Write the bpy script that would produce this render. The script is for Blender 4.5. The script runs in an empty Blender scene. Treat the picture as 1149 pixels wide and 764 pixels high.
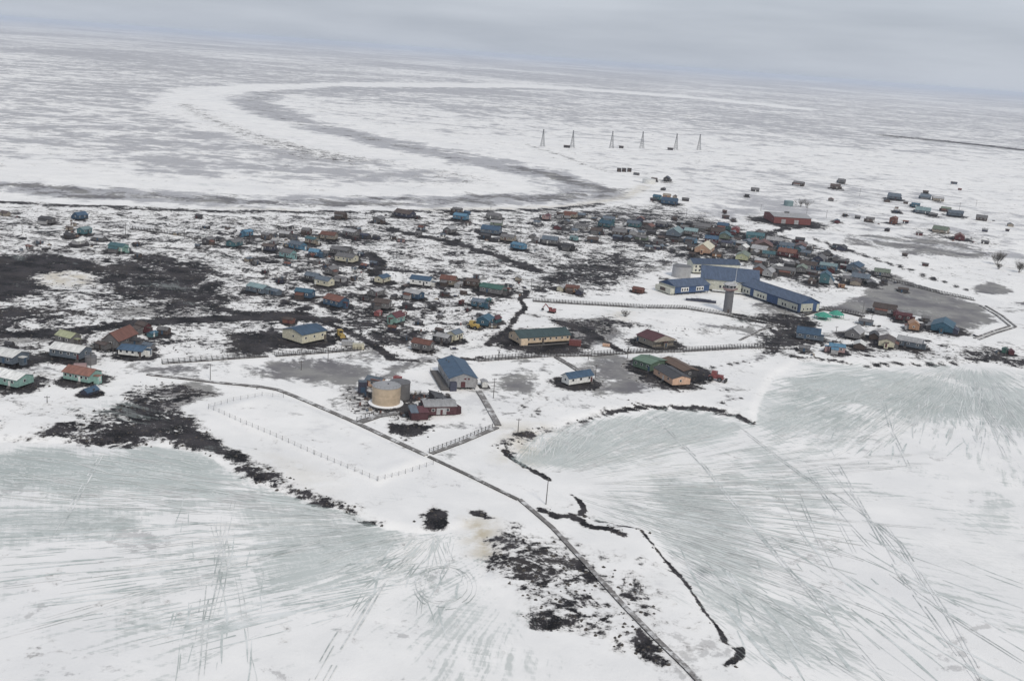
import bpy, math, random
import numpy as np
from mathutils import Vector, Matrix

random.seed(7)
scene = bpy.context.scene
col = scene.collection

# ------------------------------------------------------------------ camera
FPX, CX, CY = 1200.0, 574.5, 382.0          # focal length and centre of the photograph (pixels)
CAMH = 130.0                                # flying height in metres
PITCH, ROLL = math.radians(14.9), math.radians(4.29)
Fw = Vector((0, math.cos(PITCH), -math.sin(PITCH)))
R0 = Vector((1, 0, 0))
U0 = Vector((0, math.sin(PITCH), math.cos(PITCH)))
IR = R0 * math.cos(ROLL) + U0 * math.sin(ROLL)
IU = U0 * math.cos(ROLL) - R0 * math.sin(ROLL)
cam_d = bpy.data.cameras.new('camera')
cam_d.sensor_width = 36.0
cam_d.lens = 36.0 * FPX / 1149.0
cam_d.clip_start = 1.0
cam_d.clip_end = 200000.0
cam = bpy.data.objects.new('camera', cam_d)
col.objects.link(cam)
m = Matrix.Identity(4)
for i in range(3):
    m[i][0], m[i][1], m[i][2] = IR[i], IU[i], -Fw[i]
m[2][3] = CAMH
cam.matrix_world = m
scene.camera = cam

# ------------------------------------------------------------------ world, sun, exposure
SUN_EL, SUN_AZ = math.radians(43), math.radians(152)   # azimuth from +Y clockwise: behind the viewer, to the right
world = bpy.data.worlds.new('World')
scene.world = world
world.use_nodes = True
wt = world.node_tree
wt.nodes.clear()
wn = wt.nodes.new
sky = wn('ShaderNodeTexSky'); sky.sky_type = 'NISHITA'; sky.sun_disc = False
sky.sun_elevation = SUN_EL; sky.sun_rotation = SUN_AZ
sky.air_density = 1.0; sky.dust_density = 3.0; sky.ozone_density = 1.0
skb = wn('ShaderNodeBackground'); skb.inputs['Strength'].default_value = 0.09
tc = wn('ShaderNodeTexCoord')
mp = wn('ShaderNodeMapping'); mp.inputs['Scale'].default_value = (2.2, 2.2, 17.0)
mp.inputs['Rotation'].default_value = (0.0, math.radians(-2.0), 0.0)
ns = wn('ShaderNodeTexNoise'); ns.inputs['Scale'].default_value = 1.6; ns.inputs['Detail'].default_value = 5; ns.inputs['Roughness'].default_value = 0.5
rp = wn('ShaderNodeValToRGB')
e = rp.color_ramp.elements
e[0].position = 0.34; e[0].color = (0.365, 0.40, 0.46, 1)
e[1].position = 0.66; e[1].color = (0.48, 0.515, 0.575, 1)
clb = wn('ShaderNodeBackground'); clb.inputs['Strength'].default_value = 1.0
mx = wn('ShaderNodeMixShader'); mx.inputs[0].default_value = 0.88
wo = wn('ShaderNodeOutputWorld')
L = wt.links.new
L(sky.outputs[0], skb.inputs['Color'])
L(tc.outputs['Generated'], mp.inputs[0]); L(mp.outputs[0], ns.inputs['Vector'])
L(ns.outputs[0], rp.inputs[0]); L(rp.outputs[0], clb.inputs['Color'])
L(skb.outputs[0], mx.inputs[1]); L(clb.outputs[0], mx.inputs[2]); L(mx.outputs[0], wo.inputs[0])

sun_d = bpy.data.lights.new('sun', 'SUN')
sun_d.energy = 1.5
sun_d.angle = math.radians(11)
sun_d.color = (1.0, 0.93, 0.82)
sun = bpy.data.objects.new('sun', sun_d)
col.objects.link(sun)
sdir = Vector((math.sin(SUN_AZ) * math.cos(SUN_EL), math.cos(SUN_AZ) * math.cos(SUN_EL), math.sin(SUN_EL)))
sun.rotation_euler = sdir.to_track_quat('Z', 'Y').to_euler()
sun.location = (0, 0, 600)

vs = scene.view_settings
vs.view_transform = 'Standard'
vs.look = 'None'
vs.exposure = 0.31
vs.gamma = 1.0
vs.use_curve_mapping = False
scene.cycles.use_denoising = True
scene.cycles.volume_bounces = 1
scene.cycles.max_bounces = 6

# ------------------------------------------------------------------ survey helpers
def ray(px, py):
    return Fw + IR * ((px - CX) / FPX) + IU * (-(py - CY) / FPX)

def at(px, py, z=0.0):
    """ground point (height z) surveyed from a position in the photograph"""
    d = ray(px, py)
    t = (z - CAMH) / d.z
    return Vector((d.x * t, d.y * t, z))

def depth(px, py):
    d = ray(px, py)
    return -CAMH / d.z

def mpp(px, py):
    """metres per photograph pixel at a ground point"""
    return depth(px, py) / FPX

def proj(p):
    v = Vector(p) - Vector((0, 0, CAMH))
    w = v.dot(Fw)
    return CX + FPX * v.dot(IR) / w, CY - FPX * v.dot(IU) / w

def hash2(xi, yi, s):
    h = (xi.astype(np.int64) * 374761393 + yi.astype(np.int64) * 668265263 + s * 1274126177) & 0xFFFFFFFF
    h = ((h ^ (h >> 13)) * 1274126177) & 0xFFFFFFFF
    h = h ^ (h >> 16)
    return (h & 0xFFFFFF) / float(0xFFFFFF)

def vnoise(x, y, s=0):
    xf, yf = np.floor(x), np.floor(y)
    fx, fy = x - xf, y - yf
    fx = fx * fx * (3 - 2 * fx); fy = fy * fy * (3 - 2 * fy)
    a = hash2(xf, yf, s); b = hash2(xf + 1, yf, s); c = hash2(xf, yf + 1, s); d = hash2(xf + 1, yf + 1, s)
    return (a * (1 - fx) + b * fx) * (1 - fy) + (c * (1 - fx) + d * fx) * fy

def fbm(x, y, s=0, o=4):
    t = 0; a = 0.5; k = 0
    for i in range(o):
        t = t + a * vnoise(x, y, s + i); k += a
        x = x * 2.03 + 17.1; y = y * 2.03 + 9.7; a *= 0.5
    return t / k

def seg_dist(X, Y, pts, closed):
    n = len(pts); D = np.full(X.shape, 1e12)
    for i in range(n if closed else n - 1):
        ax, ay = pts[i]; bx, by = pts[(i + 1) % n]
        vx, vy = bx - ax, by - ay
        ll = vx * vx + vy * vy + 1e-9
        t = np.clip(((X - ax) * vx + (Y - ay) * vy) / ll, 0, 1)
        D = np.minimum(D, (X - ax - t * vx) ** 2 + (Y - ay - t * vy) ** 2)
    return np.sqrt(D)

def inside(X, Y, pts):
    r = np.zeros(X.shape, bool); n = len(pts)
    for i in range(n):
        ax, ay = pts[i]; bx, by = pts[(i + 1) % n]
        if ay == by: continue
        c = ((ay > Y) != (by > Y)) & (X < (bx - ax) * (Y - ay) / (by - ay) + ax)
        r ^= c
    return r

def sdf_poly(X, Y, pts):
    d = seg_dist(X, Y, pts, True)
    return np.where(inside(X, Y, pts), d, -d)

def sstep(x, a, b):
    t = np.clip((x - a) / (b - a), 0, 1)
    return t * t * (3 - 2 * t)

def W2(pts):
    return [tuple(at(*p)[:2]) for p in pts]

# ------------------------------------------------------------------ terrain outline (surveyed from photograph points)
LAND = [(-900, 470), (-200, 488), (0, 492), (20, 491), (90, 494), (150, 497), (195, 498), (232, 509), (262, 524), (300, 543), (350, 560), (402, 573),
        (430, 588), (470, 594), (500, 592), (528, 586), (545, 598), (552, 622), (546, 648), (575, 672), (600, 694), (650, 700), (700, 722), (740, 745), (800, 800), (880, 900),
        (930, 900), (865, 790), (833, 742), (822, 722), (800, 697), (782, 668), (748, 630), (735, 607), (712, 590), (668, 584), (650, 566), (622, 548), (606, 533), (583, 522), (566, 508),
        (585, 490), (612, 480), (650, 468), (690, 458), (740, 455), (790, 457), (820, 461), (846, 472), (850, 450), (868, 420), (900, 402), (980, 409), (1050, 407),
        (1100, 403), (1149, 412), (1300, 425), (2200, 450), (2200, 200), (-900, 200)]
RIVER = [(-700, 150), (-300, 175), (0, 186), (150, 205), (300, 213), (480, 216), (560, 213), (592, 207), (575, 200), (520, 188), (455, 178), (390, 170), (330, 158), (270, 145), (215, 125), (203, 112), (225, 102),
         (290, 97), (420, 94), (600, 95.5), (760, 107), (900, 121), (900, 122.5), (760, 109), (600, 98), (420, 98), (330, 103), (300, 112), (330, 124), (400, 140), (470, 152),
         (560, 170), (640, 190), (690, 205), (717, 217), (700, 226), (620, 233), (500, 234), (300, 236), (120, 230), (0, 226), (-300, 218), (-700, 195)]
POND = [(925, 348), (960, 336), (985, 320), (1000, 308), (1040, 322), (1085, 340), (1106, 356), (1112, 365), (1092, 370), (1062, 369), (1040, 358), (1000, 351), (955, 352)]
PAD = [(234, 459), (294, 445.5), (330, 452), (478, 516), (424, 542), (352, 511)]
LANDW, RIVERW, PONDW, PADW = W2(LAND), W2(RIVER), W2(POND), W2(PAD)
# the land reaches the horizon behind the village
LANDW = LANDW[:-2] + [(90000.0, LANDW[-3][1]), (90000.0, 90000.0), (-90000.0, 90000.0), (-90000.0, LANDW[0][1])]

def height(X, Y):
    X = np.asarray(X, float); Y = np.asarray(Y, float)
    rr = np.hypot(X, Y)
    z = -0.9 * (1 - sstep(sdf_poly(X, Y, LANDW), -1.5, 3.0))
    z = z - 0.7 * sstep(sdf_poly(X, Y, RIVERW), -4, 6)
    z = z - 0.25 * sstep(sdf_poly(X, Y, PONDW), -2, 3)
    z = z + 1.0 * sstep(sdf_poly(X, Y, PADW), -2.0, 2.2) - .35 * sstep(sdf_poly(X, Y, PADW), 3.0, 8.0)
    k = 1 - sstep(rr, 1500, 3000)
    z = z + k * (0.42 * (fbm(X * 0.035, Y * 0.035, 3, 4) - 0.5) + 0.12 * (fbm(X * 0.21, Y * 0.21, 9, 2) - 0.5))
    return z

def hz(x, y):
    return float(height(np.array([x]), np.array([y]))[0])

# ------------------------------------------------------------------ survey of the village: (x, y of the front foot, apparent width in pixels, wall, roof, ridge turn, storeys/shape)
# ridge turn: 'a' along the view's width, 'b' away from the viewer
HOUSES = [
 (6,243,11,'tan','brown','a',''), (53,252,18,'grey','darkgrey','a',''), (90,247,16,'blue','blue','b',''), (95,264,16,'teal','paleteal','b',''), (78,268,12,'darkgrey','darkgrey','a','s'),
 (88,275,14,'palegrey','white','b','s'), (112,271,14,'grey','palegrey','a','s'), (133,284,22,'mint','teal','a',''), (155,289,8,'brown','grey','a','s'),
 (382,246,14,'brown','brown','a',''), (277,266,14,'skyblue','skyblue','b',''), (263,278,18,'teal','grey','b',''), (247,271,10,'grey','darkgrey','a','s'), (234,275,14,'darkgrey','grey','b',''),
 (299,270,12,'brown','grey','a',''), (308,274,9,'palegrey','palegrey','a','s'), (302,283,17,'indigo','brown','a',''), (323,291,19,'turquoise','grey','a',''), (334,281,20,'skyblue','bluegrey','a',''),
 (350,275,16,'tan','teal','a',''), (369,270,20,'tan','rust','a',''), (330,269,8,'grey','darkgrey','b','s'), (344,264,12,'brown','grey','a',''), (320,266,14,'grey','palegrey','a','s'),
 (394,266,20,'grey','palegrey','a',''), (353,289,14,'blue','skyblue','a',''), (364,288,8,'bluegrey','grey','b','s'), (383,288,26,'grey','grey','a',''), (389,296,26,'cream','grey','a',''),
 (287,297,8,'grey','grey','b','s'), (372,309,16,'grey','grey','b',''), (382,317,14,'palegrey','grey','a','s'), (351,317,19,'darkgrey','bluegrey','a',''), (364,323,22,'cream','bluegrey','a',''),
 (290,331,27,'bluegrey','paleteal','a',''), (309,332,14,'bluegrey','bluegrey','a',''), (342,336,23,'blue','blueteal','a',''), (377,346,29,'blue','rust','a',''), (418,333,13,'grey','grey','b',''),
 (454,245,25,'indigo','brown','a',''), (425,251,14,'grey','grey','b',''), (468,246,7,'darkgrey','darkgrey','a','s'), (517,248,18,'skyblue','skyblue','a',''), (513,240,12,'brown','grey','a',''), (524,241,8,'blue','blue','a','s'),
 (505,263,14,'grey','palegrey','b',''), (554,247,18,'grey','grey','a',''), (557,253,14,'sage','palegrey','a','s'), (551,263,24,'bluegrey','blue','a',''), (545,268,12,'darkgrey','darkgrey','a','s'),
 (570,272,18,'tan','grey','a',''), (556,272,10,'darkgrey','darkgrey','b','s'), (582,281,18,'skyblue','skyblue','a',''), (598,268,7,'grey','grey','b','s'), (450,272,8,'pink','brown','a','s'), (441,269,7,'brown','darkgrey','a','s'),
 (410,268,13,'darkgrey','indigo','a','s'), (422,269,8,'indigo','darkgrey','a','s'), (429,319,18,'cream','blue','b',''), (422,334,16,'grey','palegrey','b',''), (473,322,27,'white','blue','a',''),
 (503,321,20,'tan','rust','a',''), (514,323,9,'palegrey','palegrey','b','s'), (464,337,24,'blue','palegrey','a',''), (442,336,7,'grey','darkgrey','b','s'), (530,323,16,'brown','brown','a',''),
 (553,331,31,'grey','green','a',''), (542,323,8,'green','green','a','s'), (499,333,11,'brown','darkgrey','a','s'), (520,331,8,'brown','brown','a','s'), (457,347,12,'darkgrey','darkgrey','a','s'),
 (429,348,20,'grey','brown','a',''), (424,355,9,'red','red','b','s'), (444,364,20,'mint','maroon','b',''), (537,346,17,'blueteal','bluegrey','a',''), (547,340,8,'green','teal','b','s'),
 (544,367,20,'blueteal','blueteal','b',''), (556,363,13,'teal','maroon','b',''), (510,384,18,'cream','bluegrey','b',''), (497,387,19,'darkgrey','palegrey','a',''), (474,396,26,'grey','rust','a',''),
 (454,383,8,'darkgrey','darkgrey','b','s'), (470,365,9,'darkgrey','grey','a','s'), (493,374,10,'darkgrey','brown','a','s'), (485,347,8,'darkgrey','darkgrey','a','s'),
 (711,256,17,'teal','bluegrey','a',''), (742,256,14,'indigo','grey','a',''), (757,266,20,'bluegrey','paleteal','b',''), (695,266,17,'brown','grey','a',''), (683,250,14,'teal','bluegrey','a',''), (711,264,10,'palegrey','palegrey','b','s'),
 (775,265,16,'grey','paleteal','a',''), (788,259,22,'brown','grey','a',''), (805,265,16,'maroon','brown','a',''), (811,258,14,'teal','blue','a',''), (813,269,13,'sage','teal','b',''), (825,262,9,'red','red','b',''),
 (847,269,20,'teal','teal','a',''), (775,274,14,'skyblue','bluegrey','a',''), (798,273,15,'maroon','blue','a',''), (790,285,22,'peach','cream','b',''), (833,293,16,'lime','sage','b',''), (834,283,13,'palegrey','white','b',''),
 (720,270,15,'sage','grey','a','s'), (777,282,13,'brown','darkgrey','a',''), (804,288,10,'orange','brown','a','s'), (815,278,13,'grey','indigo','a',''), (824,275,10,'bluegrey','bluegrey','a','s'), (838,276,12,'bluegrey','bluegrey','b',''), (853,298,14,'grey','palegrey','a',''),
 (757,272,9,'brown','darkgrey','a','s'), (768,258,10,'maroon','grey','a','s'), (731,263,10,'darkgrey','darkgrey','a','s'), (742,270,9,'darkgrey','brown','a','s'), (777,288,9,'darkgrey','brown','a','s'),
 (856,281,20,'brown','rust','b',''), (852,285,20,'tan','palegrey','a',''), (868,275,17,'indigo','palegrey','a',''), (882,281,16,'skyblue','bluegrey','a',''), (843,283,7,'brown','darkgrey','b',''), (862,290,14,'grey','teal','a',''),
 (883,289,22,'maroon','rust','a',''), (897,285,12,'teal','bluegrey','b',''), (851,309,14,'rust','grey','b',''), (862,312,14,'palegrey','palegrey','b',''), (882,309,20,'grey','grey','a',''), (872,303,12,'palegrey','white','b','s'), (886,300,13,'darkgrey','grey','a','s'),
 (907,303,20,'blue','brown','a',''), (919,296,15,'indigo','grey','b',''), (929,304,20,'skyblue','paleteal','a',''), (899,307,12,'grey','sage','b',''), (911,309,12,'brown','grey','a','s'), (925,319,12,'teal','blueteal','b','t'),
 (944,323,7,'orange','orange','a','s'), (911,319,9,'brown','brown','a','s'), (959,305,19,'bluegrey','blue','b',''), (965,317,20,'darkgrey','bluegrey','a',''), (950,316,10,'grey','grey','a','s'), (989,311,17,'grey','sage','a',''), (946,296,12,'darkgrey','grey','a','s'), (938,293,8,'grey','grey','b','s'),
 (977,321,12,'darkgrey','grey','b','s'), (992,318,8,'grey','darkgrey','a','s'), (1013,328,11,'darkgrey','brown','a','s'),
 (906,382,26,'bluegrey','blue','a',''), (938,397,18,'pink','skyblue','a',''), (964,392,13,'brown','white','b','s'), (958,381,21,'grey','palegrey','b',''), (994,390,17,'cream','brown','b',''), (980,381,10,'brown','darkgrey','b','s'),
 (1020,391,29,'bluegrey','palegrey','a',''), (902,395,12,'grey','grey','a','s'), (971,365,16,'bluegrey','grey','a','s'), (992,352,26,'palegrey','brown','a',''), (1013,361,17,'maroon','maroon','a',''), (1024,371,13,'orange','orange','b',''),
 (1057,373,25,'blueteal','blueteal','b',''), (1038,361,9,'grey','grey','a','s'), (1070,375,9,'indigo','indigo','b','s'), (1127,396,6,'green','green','b','s'), (1134,398,7,'maroon','maroon','b','s'), (1005,355,9,'maroon','maroon','b','s'),
 (847,215,9,'darkgrey','grey','a','s'), (896,209,13,'brown','grey','a',''), (944,206,9,'grey','grey','a',''), (937,212,11,'brown','brown','a',''), (1003,224,15,'bluegrey','bluegrey','a',''), (1038,224,12,'bluegrey','bluegrey','a',''),
 (1052,226,13,'tan','palegrey','a',''), (1027,233,9,'blueteal','blueteal','a',''), (1035,240,16,'bluegrey','paleteal','a',''), (1047,243,9,'darkgrey','grey','a','s'), (1061,238,11,'brown','sage','a',''), (1072,243,16,'bluegrey','bluegrey','a',''),
 (1101,248,12,'brown','grey','a',''), (1002,252,9,'rust','rust','b','t'), (976,250,9,'brown','grey','a',''), (962,246,6,'darkgrey','grey','a','s'), (948,243,5,'brown','brown','a','s'), (1055,262,18,'tan','sage','a',''), (1076,270,11,'maroon','rust','b',''),
 (1105,274,8,'darkgrey','grey','a','s'), (1015,288,6,'darkgrey','brown','a','s'), (1038,299,7,'brown','grey','a','s'), (1016,229,5,'brown','grey','a','s'), (838,221,5,'darkgrey','darkgrey','a','s'),
 (714,197,7,'grey','grey','a','s'), (734,203,7,'brown','brown','a','s'), (748,204,8,'darkgrey','indigo','b',''), (744,214,6,'darkgrey','grey','b','s'), (737,225,10,'teal','blueteal','a',''), (751,230,19,'blue','blue','a',''),
 (748,222,9,'orange','tan','a','s'), (757,223,5,'tan','brown','b','s'), (769,226,8,'darkgrey','grey','a','s'), (733,226,7,'darkgrey','darkgrey','a','s'),
 (613,247,10,'pink','maroon','b',''), (640,245,16,'tan','rust','a',''), (680,256,18,'teal','blueteal','a','x'), (653,258,16,'palegrey','grey','a',''), (669,264,14,'darkgrey','brown','a',''), (663,245,7,'white','palegrey','b','s'),
 (600,273,8,'grey','grey','b','s'), (617,275,19,'grey','bluegrey','a',''), (637,281,14,'darkgrey','darkgrey','a',''), (644,270,10,'turquoise','paleteal','a','s'), (628,242,7,'brown','brown','a','s'), (665,272,13,'darkgrey','brown','a','s'), (622,271,9,'darkgrey','grey','b','s'),
 (757,247,5,'brown','brown','a','s'), (814,246,8,'darkgrey','brown','a','s'), (823,248,5,'grey','grey','a','s'), (813,239,5,'brown','brown','a','s'),
 (77,388,27,'grey','lime','a',''), (116,393,17,'grey','brown','a',''), (153,388,15,'grey','darkgrey','a',''), (167,393,14,'grey','bluegrey','a',''), (161,375,17,'maroon','brown','a',''), (171,379,12,'teal','blueteal','b',''), (184,376,15,'brown','grey','a',''), (98,393,9,'grey','palegrey','a','s'),
 (101,444,19,'indigo','blue','b','g'), (324,364,14,'rust','brown','a','s'), (11,391,11,'darkgrey','darkgrey','a','s'), (716,329,14,'rust','rust','a','s'),
 (650,331,9,'indigo','grey','b','s'), (630,327,11,'cream','palegrey','b','s'), (642,329,16,'orange','rust','a',''),
]

# key buildings: three feet (left, near, right) -> rectangle
def fit(A, B, C, ridge='x', L=None, W=None, bc=False):
    a, b, c = (Vector(at(*p)[:2]) for p in (A, B, C))
    u, v = b - a, c - b
    ux = u.normalized(); lu = u.length
    vx = v.normalized(); lv = v.length
    # turn v by -90 degrees and average the two headings by length
    h1 = math.atan2(u.y, u.x); h2 = math.atan2(v.y, v.x) - math.pi / 2
    while h2 - h1 > math.pi: h2 -= 2 * math.pi
    while h2 - h1 < -math.pi: h2 += 2 * math.pi
    h = (h1 * lu + h2 * lv) / (lu + lv)
    if bc: h = h2
    ux = Vector((math.cos(h), math.sin(h))); n = Vector((-ux.y, ux.x))
    lu = L or lu; lv = W or lv
    cen = b - ux * lu / 2 + n * lv / 2
    if ridge == 'x':
        return cen, lu, lv, h
    return cen, lv, lu, h + math.pi / 2

CL = {  # real paint and roofing colours (linear)
 'white': (.72, .72, .70), 'palegrey': (.40, .40, .41), 'grey': (.17, .165, .17), 'darkgrey': (.065, .063, .07), 'bluegrey': (.13, .17, .22), 'indigo': (.055, .06, .10),
 'blue': (.042, .105, .19), 'skyblue': (.075, .235, .38), 'blueteal': (.03, .12, .19), 'teal': (.055, .17, .20), 'paleteal': (.22, .34, .36), 'turquoise': (.22, .44, .45), 'mint': (.25, .47, .41),
 'green': (.04, .14, .11), 'sage': (.19, .24, .18), 'lime': (.46, .49, .27), 'cream': (.58, .55, .43), 'tan': (.33, .28, .22), 'brown': (.105, .075, .065), 'rust': (.20, .075, .05),
 'maroon': (.13, .032, .04), 'red': (.30, .07, .07), 'pink': (.42, .26, .25), 'peach': (.54, .36, .26), 'orange': (.46, .24, .12), 'yellow': (.50, .36, .12), 'beige': (.66, .53, .39)}
WORD = {'palegrey': 'pale grey', 'darkgrey': 'dark grey', 'bluegrey': 'blue-grey', 'skyblue': 'bright blue', 'blueteal': 'dark teal', 'paleteal': 'pale teal', 'sage': 'grey-green', 'lime': 'yellow-green', 'indigo': 'dark slate'}

KEY = [  # A, B, C, ridge, stilt, eave, rise, wall, roof, name, category, label, windows front(AB)/(BC)
 ((-13, 428), (19, 437), (34, 430), 'x', .8, 3.7, 1.3, 'mint', 'white', 'house', 'house', 'mint green house with snow-covered roof at the left edge of the photo', 4),
 ((-14, 405), (14, 412), (29, 405), 'x', .9, 3.8, 1.3, 'bluegrey', 'white', 'house', 'house', 'slate grey house with snowy roof behind the mint green house', 3),
 ((58, 400), (89, 406), (100, 400), 'x', .9, 3.9, 1.5, 'bluegrey', 'white', 'house', 'house', 'blue-grey house with white snowy roof behind the orange-roofed mint house', 4),
 ((73, 426), (100, 432), (112, 426), 'x', .9, 3.7, 1.5, 'mint', 'rustorange', 'house', 'house', 'mint green house with orange rusted roof above a small blue shed', 5),
 ((135, 398), (159, 402), (165, 396), 'x', .7, 2.9, 1.0, 'white', 'blue', 'house', 'house', 'low white house with blue roof beside the brown barn', 4),
 ((121, 388), (133, 392), (147, 382), 'y', .3, 3.6, 3.0, 'grey', 'rust', 'barn', 'barn', 'tall weathered grey barn with rusty red-brown roof', 1),
 ((322, 380), (339, 388), (361, 381), 'y', 1.0, 4.9, 1.6, 'cream', 'blue', 'house', 'house', 'cream house with blue roof and grey gable above the dark pond', 3),
 ((571, 381), (583, 388), (639, 384), 'y', .9, 3.7, 2.2, 'beige', 'greenteal', 'long_building', 'building', 'long beige building with dark green roof behind the railed boardwalk', 9),
 ((712, 384), (732, 391), (757, 389), 'x', .7, 3.7, 2.0, 'tan', 'maroon', 'house', 'house', 'house with a broad maroon roof and open porch under the gable', 1),
 ((715, 411), (729, 418), (741, 412), 'x', .6, 3.9, 0.9, 'sagegreen', 'sagegreen', 'house', 'house', 'green house with green metal roof beside the peach house', 3),
 ((736, 421), (754, 434), (772, 432), 'x', .8, 3.7, 1.1, 'peach', 'charcoal', 'house', 'house', 'peach house with charcoal roof beside the red tractor', 2),
 ((747, 411), (766, 425), (777, 422), 'x', .5, 3.6, 0.8, 'darkgrey', 'rustbrown', 'storage_hut', 'hut', 'long dark hut with rusty brown roof behind the peach house', 2),
 ((627, 431), (638, 434), (667, 431), 'y', .8, 3.7, 1.5, 'white', 'blue', 'house', 'house', 'white house with blue roof at the end of the branching boardwalk', 3),
 ((866, 246), (868, 251), (905, 252), 'y', .5, 6.5, 2.0, 'brickred', 'palegrey', 'warehouse', 'warehouse', 'long red warehouse with pale roof alone on the snow', 0),
]
CL.update({'rustorange': (.33, .135, .09), 'greenteal': (.038, .075, .08), 'sagegreen': (.13, .22, .15), 'charcoal': (.06, .06, .068), 'rustbrown': (.15, .085, .05), 'brickred': (.24, .065, .06)})
WORD.update({'rustorange': 'rusty orange', 'greenteal': 'dark green', 'sagegreen': 'green', 'rustbrown': 'rusty brown', 'brickred': 'brick red'})

def rnd(*a):
    """repeatable number in 0..1 from a position"""
    v = math.sin(sum(x * k for x, k in zip(a, (12.9898, 78.233, 37.719)))) * 43758.5453
    return v - math.floor(v)

def survey(hh):
    px, py, w, wall, roof, turn, opt = hh
    r1, r2, r3 = rnd(px, py), rnd(py, px, 3), rnd(px, px + py)
    mw = w * mpp(px, py)
    ratio = 1.35 + .45 * r1
    yaw = math.radians(-22 + 22 * (r2 - .5)) + (math.radians(90) if turn == 'b' else 0)
    # the house is seen from the camera's own bearing
    p = at(px, py); brg = math.atan2(p.x, p.y)
    rel = yaw + brg
    cl, sl = abs(math.cos(rel)), abs(math.sin(rel))
    W_ = mw / (ratio * cl + sl) if mw / (ratio * cl + sl) > 2.0 else 2.0
    L_ = W_ * ratio
    back = 0.5 * (L_ * sl + W_ * cl) * .92
    d = Vector((p.x, p.y)).normalized()
    return Vector((p.x, p.y)) + d * back, L_, W_, yaw

HS = [survey(h_) for h_ in HOUSES]
# sheds squeezed between the houses, most of them in the packed quarter behind the school
def fill(n, seed, x0, x1, y0, y1, ok, sizes):
    r = random.Random(seed); k = 0
    for t in range(1500):
        if k >= n: break
        x, y = r.uniform(x0, x1), r.uniform(y0, y1)
        if not ok(x, y): continue
        h = (round(x, 1), round(y, 1), r.choice(sizes), r.choice(('darkgrey', 'brown', 'grey', 'indigo', 'bluegrey', 'tan', 'palegrey', 'maroon', 'grey')), r.choice(('grey', 'darkgrey', 'brown', 'palegrey', 'bluegrey', 'rust')), r.choice('aab'), 's')
        s_ = survey(h)
        if any((s_[0] - q[0]).length < .42 * (max(s_[1:3]) + max(q[1:3])) for q in HS): continue
        HOUSES.append(h); HS.append(s_); k += 1
fill(50, 11, 690, 965, 246, 322, lambda x, y: 238 + (x - 690) * .16 < y < 274 + (x - 690) * .20 and not (728 < x < 905 and y > 283 + max(0, x - 830) * .42), (7, 8, 9, 10, 12))
fill(26, 12, 225, 420, 255, 345, lambda x, y: y < 350 and not (x < 285 and y > 295), (6, 7, 8, 9))
fill(18, 13, 415, 600, 243, 375, lambda x, y: not (430 < x < 600 and 272 < y < 312) and not (x > 555 and y > 330), (6, 7, 8))
fill(14, 14, 600, 700, 240, 285, lambda x, y: True, (6, 7, 8, 9))
fill(10, 15, 30, 230, 245, 285, lambda x, y: True, (6, 7, 8))
fill(14, 16, 930, 1140, 205, 275, lambda x, y: True, (4, 5, 6, 7))
KS = [fit(k[0], k[1], k[2], k[3]) for k in KEY]

# ------------------------------------------------------------------ helpers for objects
def tag(o, label=None, cat=None, group=None, kind=None):
    if label: o['label'] = label
    if cat: o['category'] = cat
    if group: o['group'] = group
    if kind: o['kind'] = kind
    return o

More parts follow.
